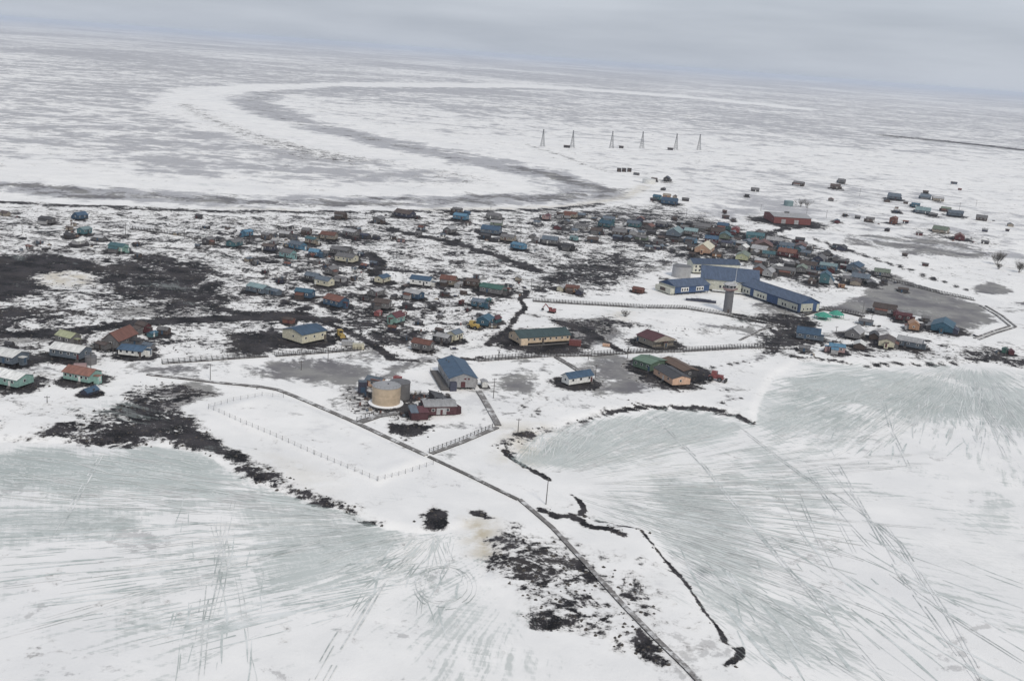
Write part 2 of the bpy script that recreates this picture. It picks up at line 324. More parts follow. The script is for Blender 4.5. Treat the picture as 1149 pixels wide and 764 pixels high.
class MB:
    def __init__(s): s.v = []; s.f = []
    def add(s, vs, fs):
        b = len(s.v); s.v += [tuple(v) for v in vs]; s.f += [tuple(b + i for i in f) for f in fs]; return s
    def box(s, x0, x1, y0, y1, z0, z1, M=None):
        vs = [Vector((x, y, z)) for z in (z0, z1) for y in (y0, y1) for x in (x0, x1)]
        if M: vs = [M @ v for v in vs]
        return s.add(vs, [(0, 2, 3, 1), (4, 5, 7, 6), (0, 1, 5, 4), (2, 6, 7, 3), (0, 4, 6, 2), (1, 3, 7, 5)])
    def ext(s, prof, x0, x1, M=None):
        """profile of (y, z) points drawn out along x"""
        n = len(prof)
        vs = [Vector((x0, y, z)) for y, z in prof] + [Vector((x1, y, z)) for y, z in prof]
        if M: vs = [M @ v for v in vs]
        fs = [tuple(range(n - 1, -1, -1)), tuple(range(n, 2 * n))]
        fs += [(i, (i + 1) % n, n + (i + 1) % n, n + i) for i in range(n)]
        return s.add(vs, fs)
    def tube(s, p0, p1, r0, r1=None, n=6):
        p0, p1 = Vector(p0), Vector(p1); r1 = r0 if r1 is None else r1
        d = (p1 - p0).normalized()
        a = d.cross(Vector((0, 0, 1)) if abs(d.z) < .9 else Vector((1, 0, 0))).normalized(); b = d.cross(a)
        vs = []
        for p, r in ((p0, r0), (p1, r1)):
            for i in range(n):
                t = 2 * math.pi * i / n; vs.append(p + (a * math.cos(t) + b * math.sin(t)) * r)
        fs = [(i, (i + 1) % n, n + (i + 1) % n, n + i) for i in range(n)]
        fs += [tuple(range(n - 1, -1, -1)), tuple(range(n, 2 * n))]
        return s.add(vs, fs)
    def lathe(s, prof, n=32, c=(0, 0)):
        """(r, z) rings turned about a vertical axis, closed at both ends"""
        vs = []; k = len(prof)
        for r, z in prof:
            for i in range(n):
                t = 2 * math.pi * i / n; vs.append((c[0] + r * math.cos(t), c[1] + r * math.sin(t), z))
        fs = []
        for j in range(k - 1):
            for i in range(n):
                i2 = (i + 1) % n
                fs.append((j * n + i, j * n + i2, (j + 1) * n + i2, (j + 1) * n + i))
        fs += [tuple(range(n - 1, -1, -1)), tuple((k - 1) * n + i for i in range(n))]
        return s.add(vs, fs)
    def mesh(s, name, mat, smooth=False):
        me = bpy.data.meshes.new(name)
        me.from_pydata(s.v, [], s.f)
        me.materials.append(mat)
        if smooth:
            me.shade_smooth() if hasattr(me, 'shade_smooth') else None
            me.set_sharp_from_angle(angle=math.radians(40))
        return me
    def build(s, name, mat, parent=None, smooth=False):
        o = bpy.data.objects.new(name, s.mesh(name, mat, smooth))
        col.objects.link(o)
        if parent: o.parent = parent
        return o

def thing(name, label, cat, x, y, rotz=0.0, group=None, z=None):
    o = bpy.data.objects.new(name, None)
    o.empty_display_size = .5
    col.objects.link(o)
    o.location = (x, y, hz(x, y) if z is None else z); o.rotation_euler = (0, 0, rotz)
    return tag(o, label, cat, group)

MATS = {}
def paint(key, rough=.6, metal=0.0, dirt=.35, scale=1.3, streak=False, bump=0.0):
    k = (key, rough, metal, dirt, scale, streak)
    if k in MATS: return MATS[k]
    c = CL[key] if isinstance(key, str) else key
    if isinstance(key, str) and max(c) < .5: lu = sum(c) / 3; c = tuple((lu + (x - lu) * .78) * .90 for x in c)
    mt = bpy.data.materials.new('paint_%s_%d' % (key if isinstance(key, str) else 'mix', len(MATS)))
    mt.use_nodes = True
    nt = mt.node_tree; bs = nt.nodes['Principled BSDF']
    bs.inputs['Specular IOR Level'].default_value = .2; bs.inputs['Roughness'].default_value = rough; bs.inputs['Metallic'].default_value = metal
    t = nt.nodes.new('ShaderNodeTexCoord'); n = nt.nodes.new('ShaderNodeTexNoise')
    n.inputs['Scale'].default_value = scale; n.inputs['Detail'].default_value = 6; n.inputs['Roughness'].default_value = .7
    oi = nt.nodes.new('ShaderNodeObjectInfo')
    ad = nt.nodes.new('ShaderNodeVectorMath'); ad.operation = 'ADD'
    mpp_ = nt.nodes.new('ShaderNodeMapping'); mpp_.inputs['Scale'].default_value = (1, .25, .5) if streak else (1, 1, 1)
    nt.links.new(t.outputs['Object'], mpp_.inputs[0]); nt.links.new(mpp_.outputs[0], ad.inputs[0]); nt.links.new(oi.outputs['Location'], ad.inputs[1])
    nt.links.new(ad.outputs[0], n.inputs['Vector'])
    r = nt.nodes.new('ShaderNodeValToRGB'); e = r.color_ramp.elements
    e[0].position = .32; e[1].position = .68
    lo = [max(0, x * (1 - dirt)) + .02 * dirt for x in c]; hi = [min(.85, x * (1 + dirt * .35) + .02 * dirt) for x in c]
    e[0].color = (*lo, 1); e[1].color = (*hi, 1)
    nt.links.new(n.outputs[0], r.inputs[0])
    hs = nt.nodes.new('ShaderNodeHueSaturation')
    mr = nt.nodes.new('ShaderNodeMapRange'); mr.inputs[3].default_value = .82; mr.inputs[4].default_value = 1.15
    nt.links.new(oi.outputs['Random'], mr.inputs[0]); nt.links.new(mr.outputs[0], hs.inputs['Value'])
    nt.links.new(r.outputs[0], hs.inputs['Color']); nt.links.new(hs.outputs[0], bs.inputs['Base Color'])
    MATS[k] = mt
    return mt

def wall_m(k): return paint(k, .7, 0, .35, 1.1)
def roof_m(k):
    return paint(k, .5, 0.0, .38, .9, True)

# ------------------------------------------------------------------ ground: one sheet from the camera's foot to the horizon
dep = list(np.arange(0.0024, 0.09, 0.0009)) + list(np.arange(0.0915, 0.60, 0.0021)) + list(np.linspace(0.62, 1.35, 22))
rows = np.array(sorted([CAMH / math.tan(d) for d in dep]))
az = np.concatenate([np.arange(-180, -36, 4.0), np.arange(-33, 33.01, 0.115), np.arange(36, 180, 4.0)])
azr = np.radians(az)
GR, GA = np.meshgrid(rows, azr, indexing='ij')
GX, GY = GR * np.sin(GA), GR * np.cos(GA)
X, Y = GX.ravel(), GY.ravel()
RR = np.hypot(X, Y)
sdL, sdR, sdP = sdf_poly(X, Y, LANDW), sdf_poly(X, Y, RIVERW), sdf_poly(X, Y, PONDW)
Z = height(X, Y)

A = {k: np.zeros(X.shape) for k in ('bare', 'grey', 'ice', 'tan', 'moor')}

WA = np.clip(RR * .010, 3.5, 60)
XW = X + WA * 2.4 * (fbm(X / (WA * 5), Y / (WA * 5), 51, 4) - .5)
YW = Y + WA * 5.0 * (fbm(X / (WA * 5), Y / (WA * 5), 61, 4) - .5)
def lay(name, pts, val, soft=3.0, lo=None):
    """set one ground cover inside an outline given by photograph points"""
    p = W2(pts)
    xs = [q[0] for q in p]; ys = [q[1] for q in p]
    soft *= 2.0; k = soft * 2 + .02 * max(ys) + 12
    s = (X > min(xs) - k) & (X < max(xs) + k) & (Y > min(ys) - k) & (Y < max(ys) + k)
    if not s.any(): return
    w = sstep(sdf_poly(XW[s], YW[s], p), -soft, soft)
    A[name][s] = A[name][s] * (1 - w) + val * w

def run(name, pts, val, half, soft=1.0):
    """the same along a line, half = half width in metres"""
    p = W2(pts)
    xs = [q[0] for q in p]; ys = [q[1] for q in p]; k = half + soft * 2
    s = (X > min(xs) - k) & (X < max(xs) + k) & (Y > min(ys) - k) & (Y < max(ys) + k)
    if not s.any(): return
    w = sstep(half - seg_dist(X[s], Y[s], p, False), -soft, soft)
    A[name][s] = np.maximum(A[name][s] * (1 - w) + val * w, 0)

# tundra beyond the river and round the village
farm = sstep(Y, 700, 1200)
A['moor'][:] = farm * (0.45 + .14 * sstep(Y, 1800, 5000) + 0.34 * (fbm(X * .0011, Y * .0011, 21, 3) - .5) * 2)
A['bare'][:] = farm * .10 + .04
lay('moor', [(-500, 120), (0, 92), (200, 88), (260, 130), (330, 165), (420, 195), (200, 200), (0, 178), (-400, 165)], .57, 60)
lay('moor', [(230, 130), (300, 150), (430, 180), (520, 195), (440, 206), (330, 190), (260, 160)], .60, 20)
lay('bare', [(240, 125), (300, 145), (360, 160), (430, 180), (390, 186), (330, 178), (290, 160)], .36, 22)
lay('bare', [(480, 188), (560, 200), (590, 207), (540, 210), (470, 206)], .30, 14)
lay('moor', [(620, 95), (900, 110), (1149, 135), (1400, 160), (1400, 190), (1149, 175), (900, 150), (640, 130)], .56, 80)
lay('moor', [(860, 200), (1149, 215), (1400, 240), (1400, 320), (1149, 300), (1000, 270), (880, 240)], .40, 20)
lay('grey', [(970, 262), (1060, 268), (1110, 283), (1118, 292), (1060, 290), (1000, 282), (960, 275)], .72, 14)
run('bare', [(1000, 153), (1060, 158.6), (1149, 168.5), (1300, 184)], .95, 34, 36)
run('bare', [(640, 122), (560, 120), (700, 128), (780, 131)], .45, 14, 20)
# river: snow margins and thawed grey middle
lay('bare', RIVER, 0.0, 8); lay('moor', RIVER, 0.0, 40)
run('moor', RIVER[2:24], 0.0, 46, 40); run('moor', RIVER[24:], 0.04, 34, 30); run('bare', RIVER[2:24], 0.02, 30, 20); run('bare', RIVER[24:40], 0.02, 30, 20)
NEAR = [(-300, 190), (0, 209), (90, 214), (220, 222), (330, 226), (450, 225), (560, 224), (640, 220), (675, 212)]
FAR = [(675, 212), (640, 203), (590, 190), (540, 179), (480, 168), (400, 152), (345, 138), (300, 124), (282, 113), (300, 105), (400, 99), (600, 100), (760, 111)]
run('moor', NEAR, .74, 36, 26); run('moor', FAR, .74, 55, 45)
run('grey', NEAR, .46, 26, 22); run('grey', FAR, .30, 36, 40)
run('grey', [(-100, 202), (0, 208), (60, 211)], .72, 12, 16); run('grey', [(60, 217), (200, 224), (330, 229), (440, 228)], .70, 10, 14); run('grey', [(590, 189), (650, 205), (690, 214)], .74, 14, 14); run('grey', [(520, 216), (600, 222), (670, 218)], .66, 10, 14)
run('bare', [(-300, 222), (0, 227), (110, 232), (250, 237), (400, 238), (530, 237), (620, 235), (672, 229)], .98, 6.5, 5)
run('tan', [(480, 235), (560, 234), (640, 231), (700, 221), (722, 210)], .55, 7, 6); run('tan', [(240, 233), (330, 235)], .45, 5, 4)
run('bare', [(208, 117), (228, 130), (262, 144), (300, 156), (345, 168), (390, 179)], .46, 16, 30); run('bare', [(395, 150), (450, 163), (520, 178), (575, 194)], .34, 6, 8); run('bare', [(590, 162), (640, 178), (690, 196)], .45, 5, 6)
run('moor', [(720, 218), (690, 204), (600, 170), (520, 156)], .0, 22, 10)
# village ground, half thawed
VILL = [(-500, 226), (0, 230), (120, 234), (300, 240), (620, 238), (680, 230), (740, 228), (800, 243), (870, 262), (960, 290), (1010, 312), (985, 322), (930, 335), (900, 335), (840, 300), (740, 300), (700, 330), (590, 335), (560, 385), (470, 400), (390, 402), (300, 392), (180, 404), (120, 410), (0, 400), (-500, 400)]
lay('bare', VILL, .455, 14)
lay('grey', [(-300, 400), (0, 395), (180, 400), (560, 395), (900, 365), (1149, 300), (1149, 400), (900, 400), (850, 440), (690, 456), (560, 500), (480, 505), (330, 440), (160, 425), (0, 485), (-300, 480)], .25, 10)
lay('bare', [(600, 238), (700, 236), (800, 248), (870, 266), (960, 296), (900, 318), (840, 298), (770, 288), (700, 270), (620, 262)], .58, 9)
lay('bare', [(230, 255), (410, 255), (400, 300), (420, 345), (330, 345), (280, 330), (300, 300)], .52, 9)
lay('bare', [(590, 335), (640, 350), (600, 375), (570, 380), (560, 360)], .12, 5)
lay('bare', [(700, 345), (840, 360), (870, 385), (760, 392), (700, 388), (690, 370)], .12, 5)
lay('bare', [(880, 375), (1060, 385), (1149, 392), (1149, 408), (1000, 404), (900, 402), (860, 395)], .36, 5)
lay('bare', [(850, 205), (1149, 230), (1149, 330), (1000, 300), (880, 262)], .17, 10)
lay('bare', [(1020, 255), (1110, 265), (1100, 276), (1040, 272)], .40, 6)
lay('bare', [(-300, 400), (0, 398), (110, 395), (190, 400), (180, 425), (100, 470), (0, 488), (-300, 480)], .10, 6)
lay('bare', [(20, 440), (70, 446), (80, 462), (30, 466)], .34, 5)
# dark thawed fields and pools
D = [([(-200, 282), (0, 285), (60, 287), (108, 294), (134, 302), (104, 305), (60, 305), (44, 314), (50, 326), (0, 334), (-200, 334)], .96, 5),
     ([(112, 297), (180, 286), (236, 300), (246, 330), (262, 346), (200, 348), (160, 338), (120, 320)], .76, 6),
     ([(-200, 344), (0, 345), (72, 349), (40, 356), (-200, 360)], .85, 5),
     ([(256, 373), (308, 370), (332, 379), (320, 391), (288, 396), (254, 394), (268, 384)], .92, 3.5),
     ([(166, 429), (205, 430), (246, 440), (214, 450), (192, 455), (205, 470), (232, 494), (268, 513), (330, 541), (404, 568), (398, 573), (330, 557), (262, 526), (226, 507), (196, 498), (150, 497), (84, 493), (20, 490), (60, 474), (110, 458), (140, 446)], .60, 3),
     ([(170, 452), (212, 468), (235, 490), (300, 530), (404, 570), (330, 556), (262, 524), (215, 500), (130, 492), (120, 478)], .74, 3),
     ([(640, 357), (690, 352), (712, 360), (698, 378), (664, 388), (640, 380), (624, 362)], .62, 4),
     ([(606, 312), (650, 292), (700, 284), (722, 294), (712, 312), (684, 321), (620, 320)], .70, 6),
     ([(815, 350), (870, 352), (912, 358), (930, 366), (905, 374), (862, 366), (820, 358)], .80, 3),
     ([(850, 372), (892, 366), (905, 378), (888, 392), (862, 398), (846, 392)], .72, 4),
     ([(386, 352), (418, 342), (452, 352), (460, 380), (440, 392), (412, 384), (392, 370)], .62, 4),
     ([(412, 440), (470, 436), (505, 445), (480, 470), (430, 468), (400, 455)], .76, 3),
     ([(390, 438), (420, 432), (424, 462), (400, 466), (388, 452)], .60, 3),
     ([(440, 474), (470, 474), (488, 478), (476, 490), (456, 490), (438, 482)], .90, 2.5),
     ([(464, 578), (482, 573), (500, 574), (496, 584), (486, 592), (474, 588)], .97, 1.5), ([(386, 581), (410, 580), (425, 586), (408, 590), (390, 588)], .95, 1.5), ([(524, 578), (542, 580), (562, 590), (545, 589), (528, 583)], .95, 1.2),
     ([(548, 602), (600, 594), (660, 604), (720, 650), (770, 700), (800, 735), (740, 735), (690, 716), (610, 690), (560, 650)], .30, 4), ([(546, 612), (575, 598), (606, 604), (640, 630), (625, 640), (590, 640), (562, 636), (540, 628)], .64, 3), ([(560, 636), (620, 648), (660, 668), (640, 676), (600, 664)], .56, 4), ([(586, 686), (640, 690), (680, 696), (640, 702), (596, 698)], .62, 3), ([(680, 655), (730, 662), (752, 682), (720, 690), (690, 672)], .48, 4),
     ([(690, 700), (716, 704), (738, 728), (712, 724), (690, 712)], .56, 3), ([(764, 690), (786, 695), (792, 712), (772, 712)], .38, 3), ([(700, 606), (740, 640), (770, 690), (800, 720), (780, 720), (740, 690), (700, 650)], .20, 4),
     ([(638, 625), (652, 632), (672, 652), (666, 655), (650, 642)], .93, 1.2), ([(718, 704), (736, 716), (756, 737), (748, 738), (730, 724)], .95, 1.2),
     ([(1076, 401), (1110, 398), (1149, 406), (1220, 412), (1200, 420), (1149, 414), (1100, 408)], .74, 4), ([(560, 492), (596, 480), (606, 486), (584, 506), (560, 510)], .42, 3), ([(566, 444), (612, 440), (610, 470), (575, 470)], .33, 4)]
for pts, v, s in D: lay('bare', pts, v, s)
# banks and roads
for pts, v, hw, s in [
     ([(608, 572), (624, 580), (640, 578), (660, 590), (684, 594), (700, 600)], .80, 1.6, 1.6), ([(640, 549), (652, 560), (656, 570), (650, 576)], .88, .8, .8), ([(652, 577), (700, 588), (720, 592), (733, 610), (747, 626), (770, 650), (790, 682), (806, 700), (815, 720), (833, 728), (820, 744)], .84, .62, .9),
     ([(833, 724), (828, 736), (814, 746)], .85, .9, 1.0), ([(566, 505), (580, 516), (600, 526), (616, 535)], .86, 1.2, 1.0), ([(684, 460), (730, 455), (790, 457), (826, 464), (846, 474), (842, 484), (836, 492)], .86, 1.5, 1.5), ([(610, 482), (650, 472), (686, 462)], .50, 3, 3),
     ([(560, 500), (575, 492), (606, 482)], .5, 2.2, 2), ([(730, 420), (742, 428)], .2, 2, 2),
     ([(438, 258), (480, 266), (520, 275), (560, 288), (606, 304)], .95, 3.2, 2), ([(415, 285), (428, 296), (420, 308)], .9, 3.5, 2), ([(455, 303), (500, 312), (560, 320), (598, 336)], .6, 1.8, 1.6),
     ([(-100, 378), (0, 376), (70, 373), (150, 363), (230, 358), (330, 356), (372, 360)], .93, 4.6, 2), ([(240, 345), (270, 352), (330, 352), (345, 345)], .8, 3, 2), ([(340, 352), (392, 372), (424, 390), (440, 404)], .86, 2.0, 1.6), ([(440, 404), (490, 405), (540, 402)], .75, 1.5, 1.2),
     ([(545, 388), (568, 372), (582, 352), (590, 346)], .84, 1.5, 1), ([(590, 346), (584, 336), (592, 326), (640, 324)], .86, 1.6, 1.2), ([(622, 360), (650, 368), (680, 385), (700, 396)], .86, 2.5, 1.6),
     ([(690, 268), (740, 278), (775, 290), (790, 300)], .8, 2.4, 1.8), ([(738, 310), (760, 318)], .5, 3, 2), ([(668, 237), (720, 242), (760, 246), (850, 258), (880, 268)], .70, 2.6, 2), ([(860, 262), (880, 257), (895, 255)], .93, 4, 2), ([(905, 268), (960, 284), (1000, 298), (1050, 316)], .62, 3, 2.5), ([(870, 265), (900, 272), (940, 288)], .55, 2.2, 2),
     ([(850, 362), (878, 376), (870, 384), (858, 396)], .7, 1.6, 1.2), ([(893, 382), (930, 386), (960, 378)], .6, 1.8, 1.5), ([(1000, 380), (1030, 380), (1060, 388)], .6, 1.8, 1.5), ([(880, 400), (920, 402), (968, 410), (1000, 407), (1040, 408), (1080, 406)], .72, 1.6, 1.8), ([(165, 421), (230, 427), (310, 438)], .35, 1.6, 1.4),
     ([(730, 455), (680, 445), (640, 444)], .4, 1.6, 1.5), ([(810, 452), (836, 446)], .7, .9, .8), ([(808, 438), (822, 436)], .7, .8, .8), ([(800, 412), (840, 405)], .7, 1.2, 1), ([(590, 352), (620, 358)], .4, 3, 2), ([(700, 365), (790, 372), (850, 365)], .30, 5, 4)]:
    run('bare', pts, v * 1.12, hw, s)
for k_, w_ in (('bare', 4.0), ('moor', 5.0), ('grey', 5.0)): run(k_, [(895, 266), (950, 284), (1000, 300), (1060, 322), (1100, 337), (1122, 352)], 0.0, w_, 2.5)
run('bare', [(905, 265.5), (955, 281), (1005, 297), (1062, 317), (1102, 332)], .80, 1.6, 1.6)
# wet grey ice lying on the ground
for pts, v, s in [([(284, 409), (330, 403), (400, 399), (442, 400), (430, 416), (404, 438), (372, 436), (340, 428), (300, 424)], .74, 5), (POND, .97, 3), ([(1088, 322), (1104, 317), (1122, 322), (1138, 330), (1112, 332), (1092, 328)], .95, 3), ([(1120, 343), (1149, 340), (1200, 345), (1149, 347)], .85, 3),
     ([(556, 410), (590, 406), (622, 411), (604, 428), (584, 440), (560, 432)], .72, 5), ([(640, 404), (690, 398), (722, 404), (712, 418), (676, 424), (648, 412)], .74, 4), ([(690, 405), (712, 412), (742, 424), (748, 436), (712, 428), (684, 420)], .72, 3), ([(616, 446), (640, 442), (646, 452), (622, 456)], .72, 2),
     ([(624, 358), (680, 352), (714, 362), (700, 384), (664, 388), (640, 376)], .66, 4), ([(718, 300), (744, 293), (750, 303), (726, 306)], .8, 3), ([(392, 395), (430, 388), (438, 398), (404, 402)], .6, 3), ([(0, 378), (80, 374), (60, 386), (0, 388)], .7, 4), ([(360, 404), (400, 404), (404, 418), (370, 414)], .6, 4),
     ([(428, 411), (452, 402), (462, 408), (440, 420)], .72, 2), ([(470, 398), (486, 398), (480, 414), (462, 412)], .4, 2), ([(822, 330), (860, 336), (896, 356), (850, 352)], .62, 3), ([(700, 430), (720, 440), (700, 440)], .5, 3), ([(500, 270), (560, 290), (540, 305), (500, 290)], .4, 8),
     ([(215, 428), (250, 440), (200, 452), (180, 440)], .75, 3), ([(130, 455), (200, 455), (215, 470), (160, 478), (120, 470)], .5, 4), ([(160, 300), (230, 310), (240, 330), (190, 330)], .6, 6), ([(130, 340), (250, 348), (230, 358), (120, 352)], .7, 5), ([(780, 364), (850, 362), (840, 372), (790, 374)], .55, 4)]:
    lay('grey', pts, v, s)
for pts, v, s in [([(44, 306), (70, 304), (104, 308), (108, 316), (76, 322), (46, 318)], .75, 4), ([(300, 505), (380, 540), (372, 552), (310, 530)], .28, 5), ([(560, 476), (620, 480), (600, 520), (570, 512)], .65, 5), ([(520, 590), (560, 592), (556, 625), (528, 622)], .95, 2.5), ([(690, 352), (712, 349), (706, 360)], .5, 3)]:
    lay('tan', pts, v, s); 
lay('bare', [(44, 306), (70, 304), (104, 308), (108, 316), (76, 322), (46, 318)], .25, 4)
# snow kept clean: the fenced field, the drift in front of the tanks
for pts in [[(238, 458), (294, 446), (330, 452), (470, 515), (425, 540), (350, 508)], [(470, 494), (540, 450), (560, 478), (490, 505)], [(190, 409), (310, 403), (270, 430), (200, 424)]]:
    lay('bare', pts, .03, 3)
# bare feet of the houses
for (c, l, w, yw) in HS + KS:
    r = .5 * max(l, w) + .35 * min(l, w)
    s = (np.abs(X - c.x) < r * 2.2) & (np.abs(Y - c.y) < r * 2.2)
    d = np.hypot(X[s] - c.x, Y[s] - c.y)
    A['bare'][s] = np.maximum(A['bare'][s], (1.05 - .3 * rnd(c.x, c.y)) * (1 - sstep(d, r * .75, r * 1.9)))
# frozen lagoon: ice blown clear of snow
lake = sdL < 0
for k in ('bare', 'moor'): A[k][:] *= sstep(sdL, -5, -2.5)
A['ice'][:] = np.where(lake, .16 + .40 * (fbm(X * .012, Y * .012, 41, 3) - .5), 0)
for pts, v, s in [([(-400, 496), (0, 500), (150, 499), (230, 510), (300, 546), (380, 574), (300, 566), (190, 556), (60, 548), (-400, 540)], .86, 6), ([(-300, 545), (100, 552), (240, 580), (160, 612), (0, 600), (-300, 590)], .50, 10), ([(180, 596), (300, 588), (420, 592), (470, 600), (440, 640), (320, 690), (180, 700), (100, 670)], .56, 12), ([(360, 590), (452, 596), (440, 625), (400, 625)], .72, 8),
     ([(500, 592), (550, 600), (545, 640), (490, 690), (450, 660), (460, 620)], .50, 8), ([(568, 508), (612, 482), (690, 461), (780, 460), (836, 474), (800, 492), (720, 516), (640, 530), (606, 528)], .64, 6), ([(846, 474), (856, 444), (904, 406), (1000, 412), (1149, 416), (1400, 430), (1400, 500), (1149, 488), (1040, 470), (960, 476), (860, 494)], .74, 8),
     ([(700, 540), (780, 520), (860, 510), (940, 530), (860, 566), (760, 580), (720, 568)], .62, 8), ([(740, 600), (800, 600), (880, 650), (960, 690), (940, 720), (860, 690), (790, 650)], .55, 10), ([(820, 640), (940, 690), (990, 764), (900, 770), (850, 700)], .50, 10), ([(1000, 600), (1149, 620), (1149, 700), (1040, 660)], .40, 10), ([(0, 660), (40, 660), (30, 720), (0, 730)], .42, 8)]:
    lay('ice', pts, v, s)
A['ice'] *= sstep(-sdL, -.5, 1.5)
FOCI = (at(560, 545), at(1085, 396), at(640, 570))
wsum = 0
for k_, f_, g_ in zip(('w1', 'w2', 'w3'), FOCI, (at(760, 560), at(1050, 450), at(260, 620))):
    A[k_] = 1 / (np.hypot(X - g_.x, Y - g_.y) + 6) ** 4; wsum = wsum + A[k_]
for k_ in ('w1', 'w2', 'w3'): A[k_] = A[k_] / wsum

SM = {}
def ground_material():
    mt = bpy.data.materials.new('snow_tundra_ice'); mt.use_nodes = True
    nt = mt.node_tree; N = nt.nodes; lk = nt.links.new
    bs = N['Principled BSDF']
    geo = N.new('ShaderNodeNewGeometry')
    def attr(n):
        a = N.new('ShaderNodeAttribute'); a.attribute_name = n; return a.outputs['Fac']
    def noise(scale, detail=6, rough=.6, vec=None, dist=0.0):
        n = N.new('ShaderNodeTexNoise'); n.inputs['Scale'].default_value = scale; n.inputs['Detail'].default_value = detail; n.inputs['Roughness'].default_value = rough; n.inputs['Distortion'].default_value = dist
        lk(vec or geo.outputs['Position'], n.inputs['Vector']); return n.outputs[0]
    def mr(v, a, b, c=0., d=1., smooth=True):
        n = N.new('ShaderNodeMapRange'); n.interpolation_type = 'SMOOTHSTEP' if smooth else 'LINEAR'
        n.inputs[1].default_value = a; n.inputs[2].default_value = b; n.inputs[3].default_value = c; n.inputs[4].default_value = d
        lk(v, n.inputs[0]); return n.outputs[0]
    def mth(op, a, b):
        n = N.new('ShaderNodeMath'); n.operation = op
        for i, q in enumerate((a, b)):
            if isinstance(q, (int, float)): n.inputs[i].default_value = q
            else: lk(q, n.inputs[i])
        return n.outputs[0]
    def mix(f, a, b):
        n = N.new('ShaderNodeMix'); n.data_type = 'RGBA'
        lk(f, n.inputs[0])
        for i, q in ((6, a), (7, b)):
            if isinstance(q, tuple): n.inputs[i].default_value = (*q, 1)
            else: lk(q, n.inputs[i])
        return n.outputs[2]
    def streaks(cx, cy, k, along, thr):
        """tracks that fan out from one place on the shore"""
        wv = N.new('ShaderNodeTexNoise'); wv.inputs['Scale'].default_value = .028; wv.inputs['Detail'].default_value = 4; lk(geo.outputs['Position'], wv.inputs['Vector'])
        wo_ = N.new('ShaderNodeVectorMath'); wo_.operation = 'MULTIPLY_ADD'; lk(wv.outputs['Color'], wo_.inputs[0]); wo_.inputs[1].default_value = (7, 7, 0); lk(geo.outputs['Position'], wo_.inputs[2])
        sp = N.new('ShaderNodeSeparateXYZ'); lk(wo_.outputs[0], sp.inputs[0])
        cx += 3.5; cy += 3.5
        dx, dy = mth('SUBTRACT', sp.outputs[0], cx), mth('SUBTRACT', sp.outputs[1], cy)
        an = mth('ARCTAN2', dy, dx); r = mth('SQRT', mth('ADD', mth('MULTIPLY', dx, dx), mth('MULTIPLY', dy, dy)), 0)
        cb = N.new('ShaderNodeCombineXYZ'); lk(mth('MULTIPLY', an, k), cb.inputs[0]); lk(mth('MULTIPLY', r, along), cb.inputs[1])
        return noise(1.0, 4, .62, cb.outputs[0])
    def lines(deg, cross, along):
        m_ = N.new('ShaderNodeMapping'); m_.vector_type = 'TEXTURE'; m_.inputs['Rotation'].default_value = (0, 0, math.radians(deg)); m_.inputs['Scale'].default_value = (1 / along, 1 / cross, 1)
        lk(geo.outputs['Position'], m_.inputs[0]); return noise(1.0, 4, .6, m_.outputs[0], .25)
    snow_n = noise(.05, 8, .6); fine = noise(1.3, 5, .65)
    snow = mix(mr(snow_n, .35, .65), (.785, .78, .77), (.86, .85, .835))
    snow = mix(mr(noise(.012, 4, .5), .45, .7, 0, .5), snow, (.725, .725, .73))
    # moor seen through thin snow
    nm = mth('ADD', mth('MULTIPLY', mr(noise(.013, 9, .66, None, .4), .28, .72, 0, 1, False), .55), mth('MULTIPLY', mr(noise(.05, 8, .65), .28, .72, 0, 1, False), .45))
    nm = mth('ADD', mth('MULTIPLY', mr(nm, .20, .80, 0, 1, False), .7), mth('MULTIPLY', mr(noise(.0022, 6, .6), .3, .7, 0, 1, False), .3))
    nm = mr(nm, .12, .88, 0, 1, False)
    f_moor = mr(mth('SUBTRACT', attr('moor'), nm), -.20, .22, 0, .82)
    c = mix(f_moor, snow, mix(mr(fine, .4, .6), (.26, .262, .29), (.42, .42, .44)))
    # yellowish stains
    c = mix(mth('MULTIPLY', attr('tan'), mr(noise(.12, 6, .65), .3, .6)), c, (.50, .44, .33))
    # wet grey ice
    ng = mth('ADD', mth('MULTIPLY', mr(noise(.035, 8, .62, None, .8), .28, .72, 0, 1, False), .7), mth('MULTIPLY', mr(noise(.3, 6, .65), .28, .72, 0, 1, False), .3))
    ng = mr(ng, .20, .80, 0, 1, False)
    f_grey = mr(mth('SUBTRACT', attr('grey'), ng), -.14, .18, 0, .94)
    gcol = mix(mr(noise(.05, 6, .6), .35, .65), (.13, .125, .135), (.24, .235, .225))
    c = mix(f_grey, c, gcol)
    # bare tundra, turf and mud
    nb = mth('ADD', mth('MULTIPLY', mr(noise(.075, 10, .70, None, .7), .27, .73, 0, 1, False), .56), mth('MULTIPLY', mr(noise(.36, 9, .72), .28, .72, 0, 1, False), .44))
    nb = mr(nb, .20, .80, 0, 1, False)
    f_bare = mr(mth('SUBTRACT', attr('bare'), nb), -.09, .12)
    f_thin = mr(mth('SUBTRACT', attr('bare'), nb), -.30, .05, 0, .55)
    c = mix(f_thin, c, mix(mr(noise(.15, 6, .65), .38, .62), (.36, .345, .335), (.62, .60, .57)))
    bcol = mix(mr(noise(.09, 6, .6), .36, .64), (.010, .010, .012), (.052, .048, .052))
    bcol = mix(mr(fine, .52, .74, 0, .8), bcol, (.088, .075, .064))
    bcol = mix(mr(noise(.03, 6, .6), .52, .68, 0, .55), bcol, (.062, .055, .053))
    bcol = mix(mr(noise(2.2, 4, .6), .60, .72, 0, .4), bcol, (.5, .5, .52))
    c = mix(f_bare, c, bcol)
    # lagoon ice with tracks
    a1, a2, a3 = FOCI
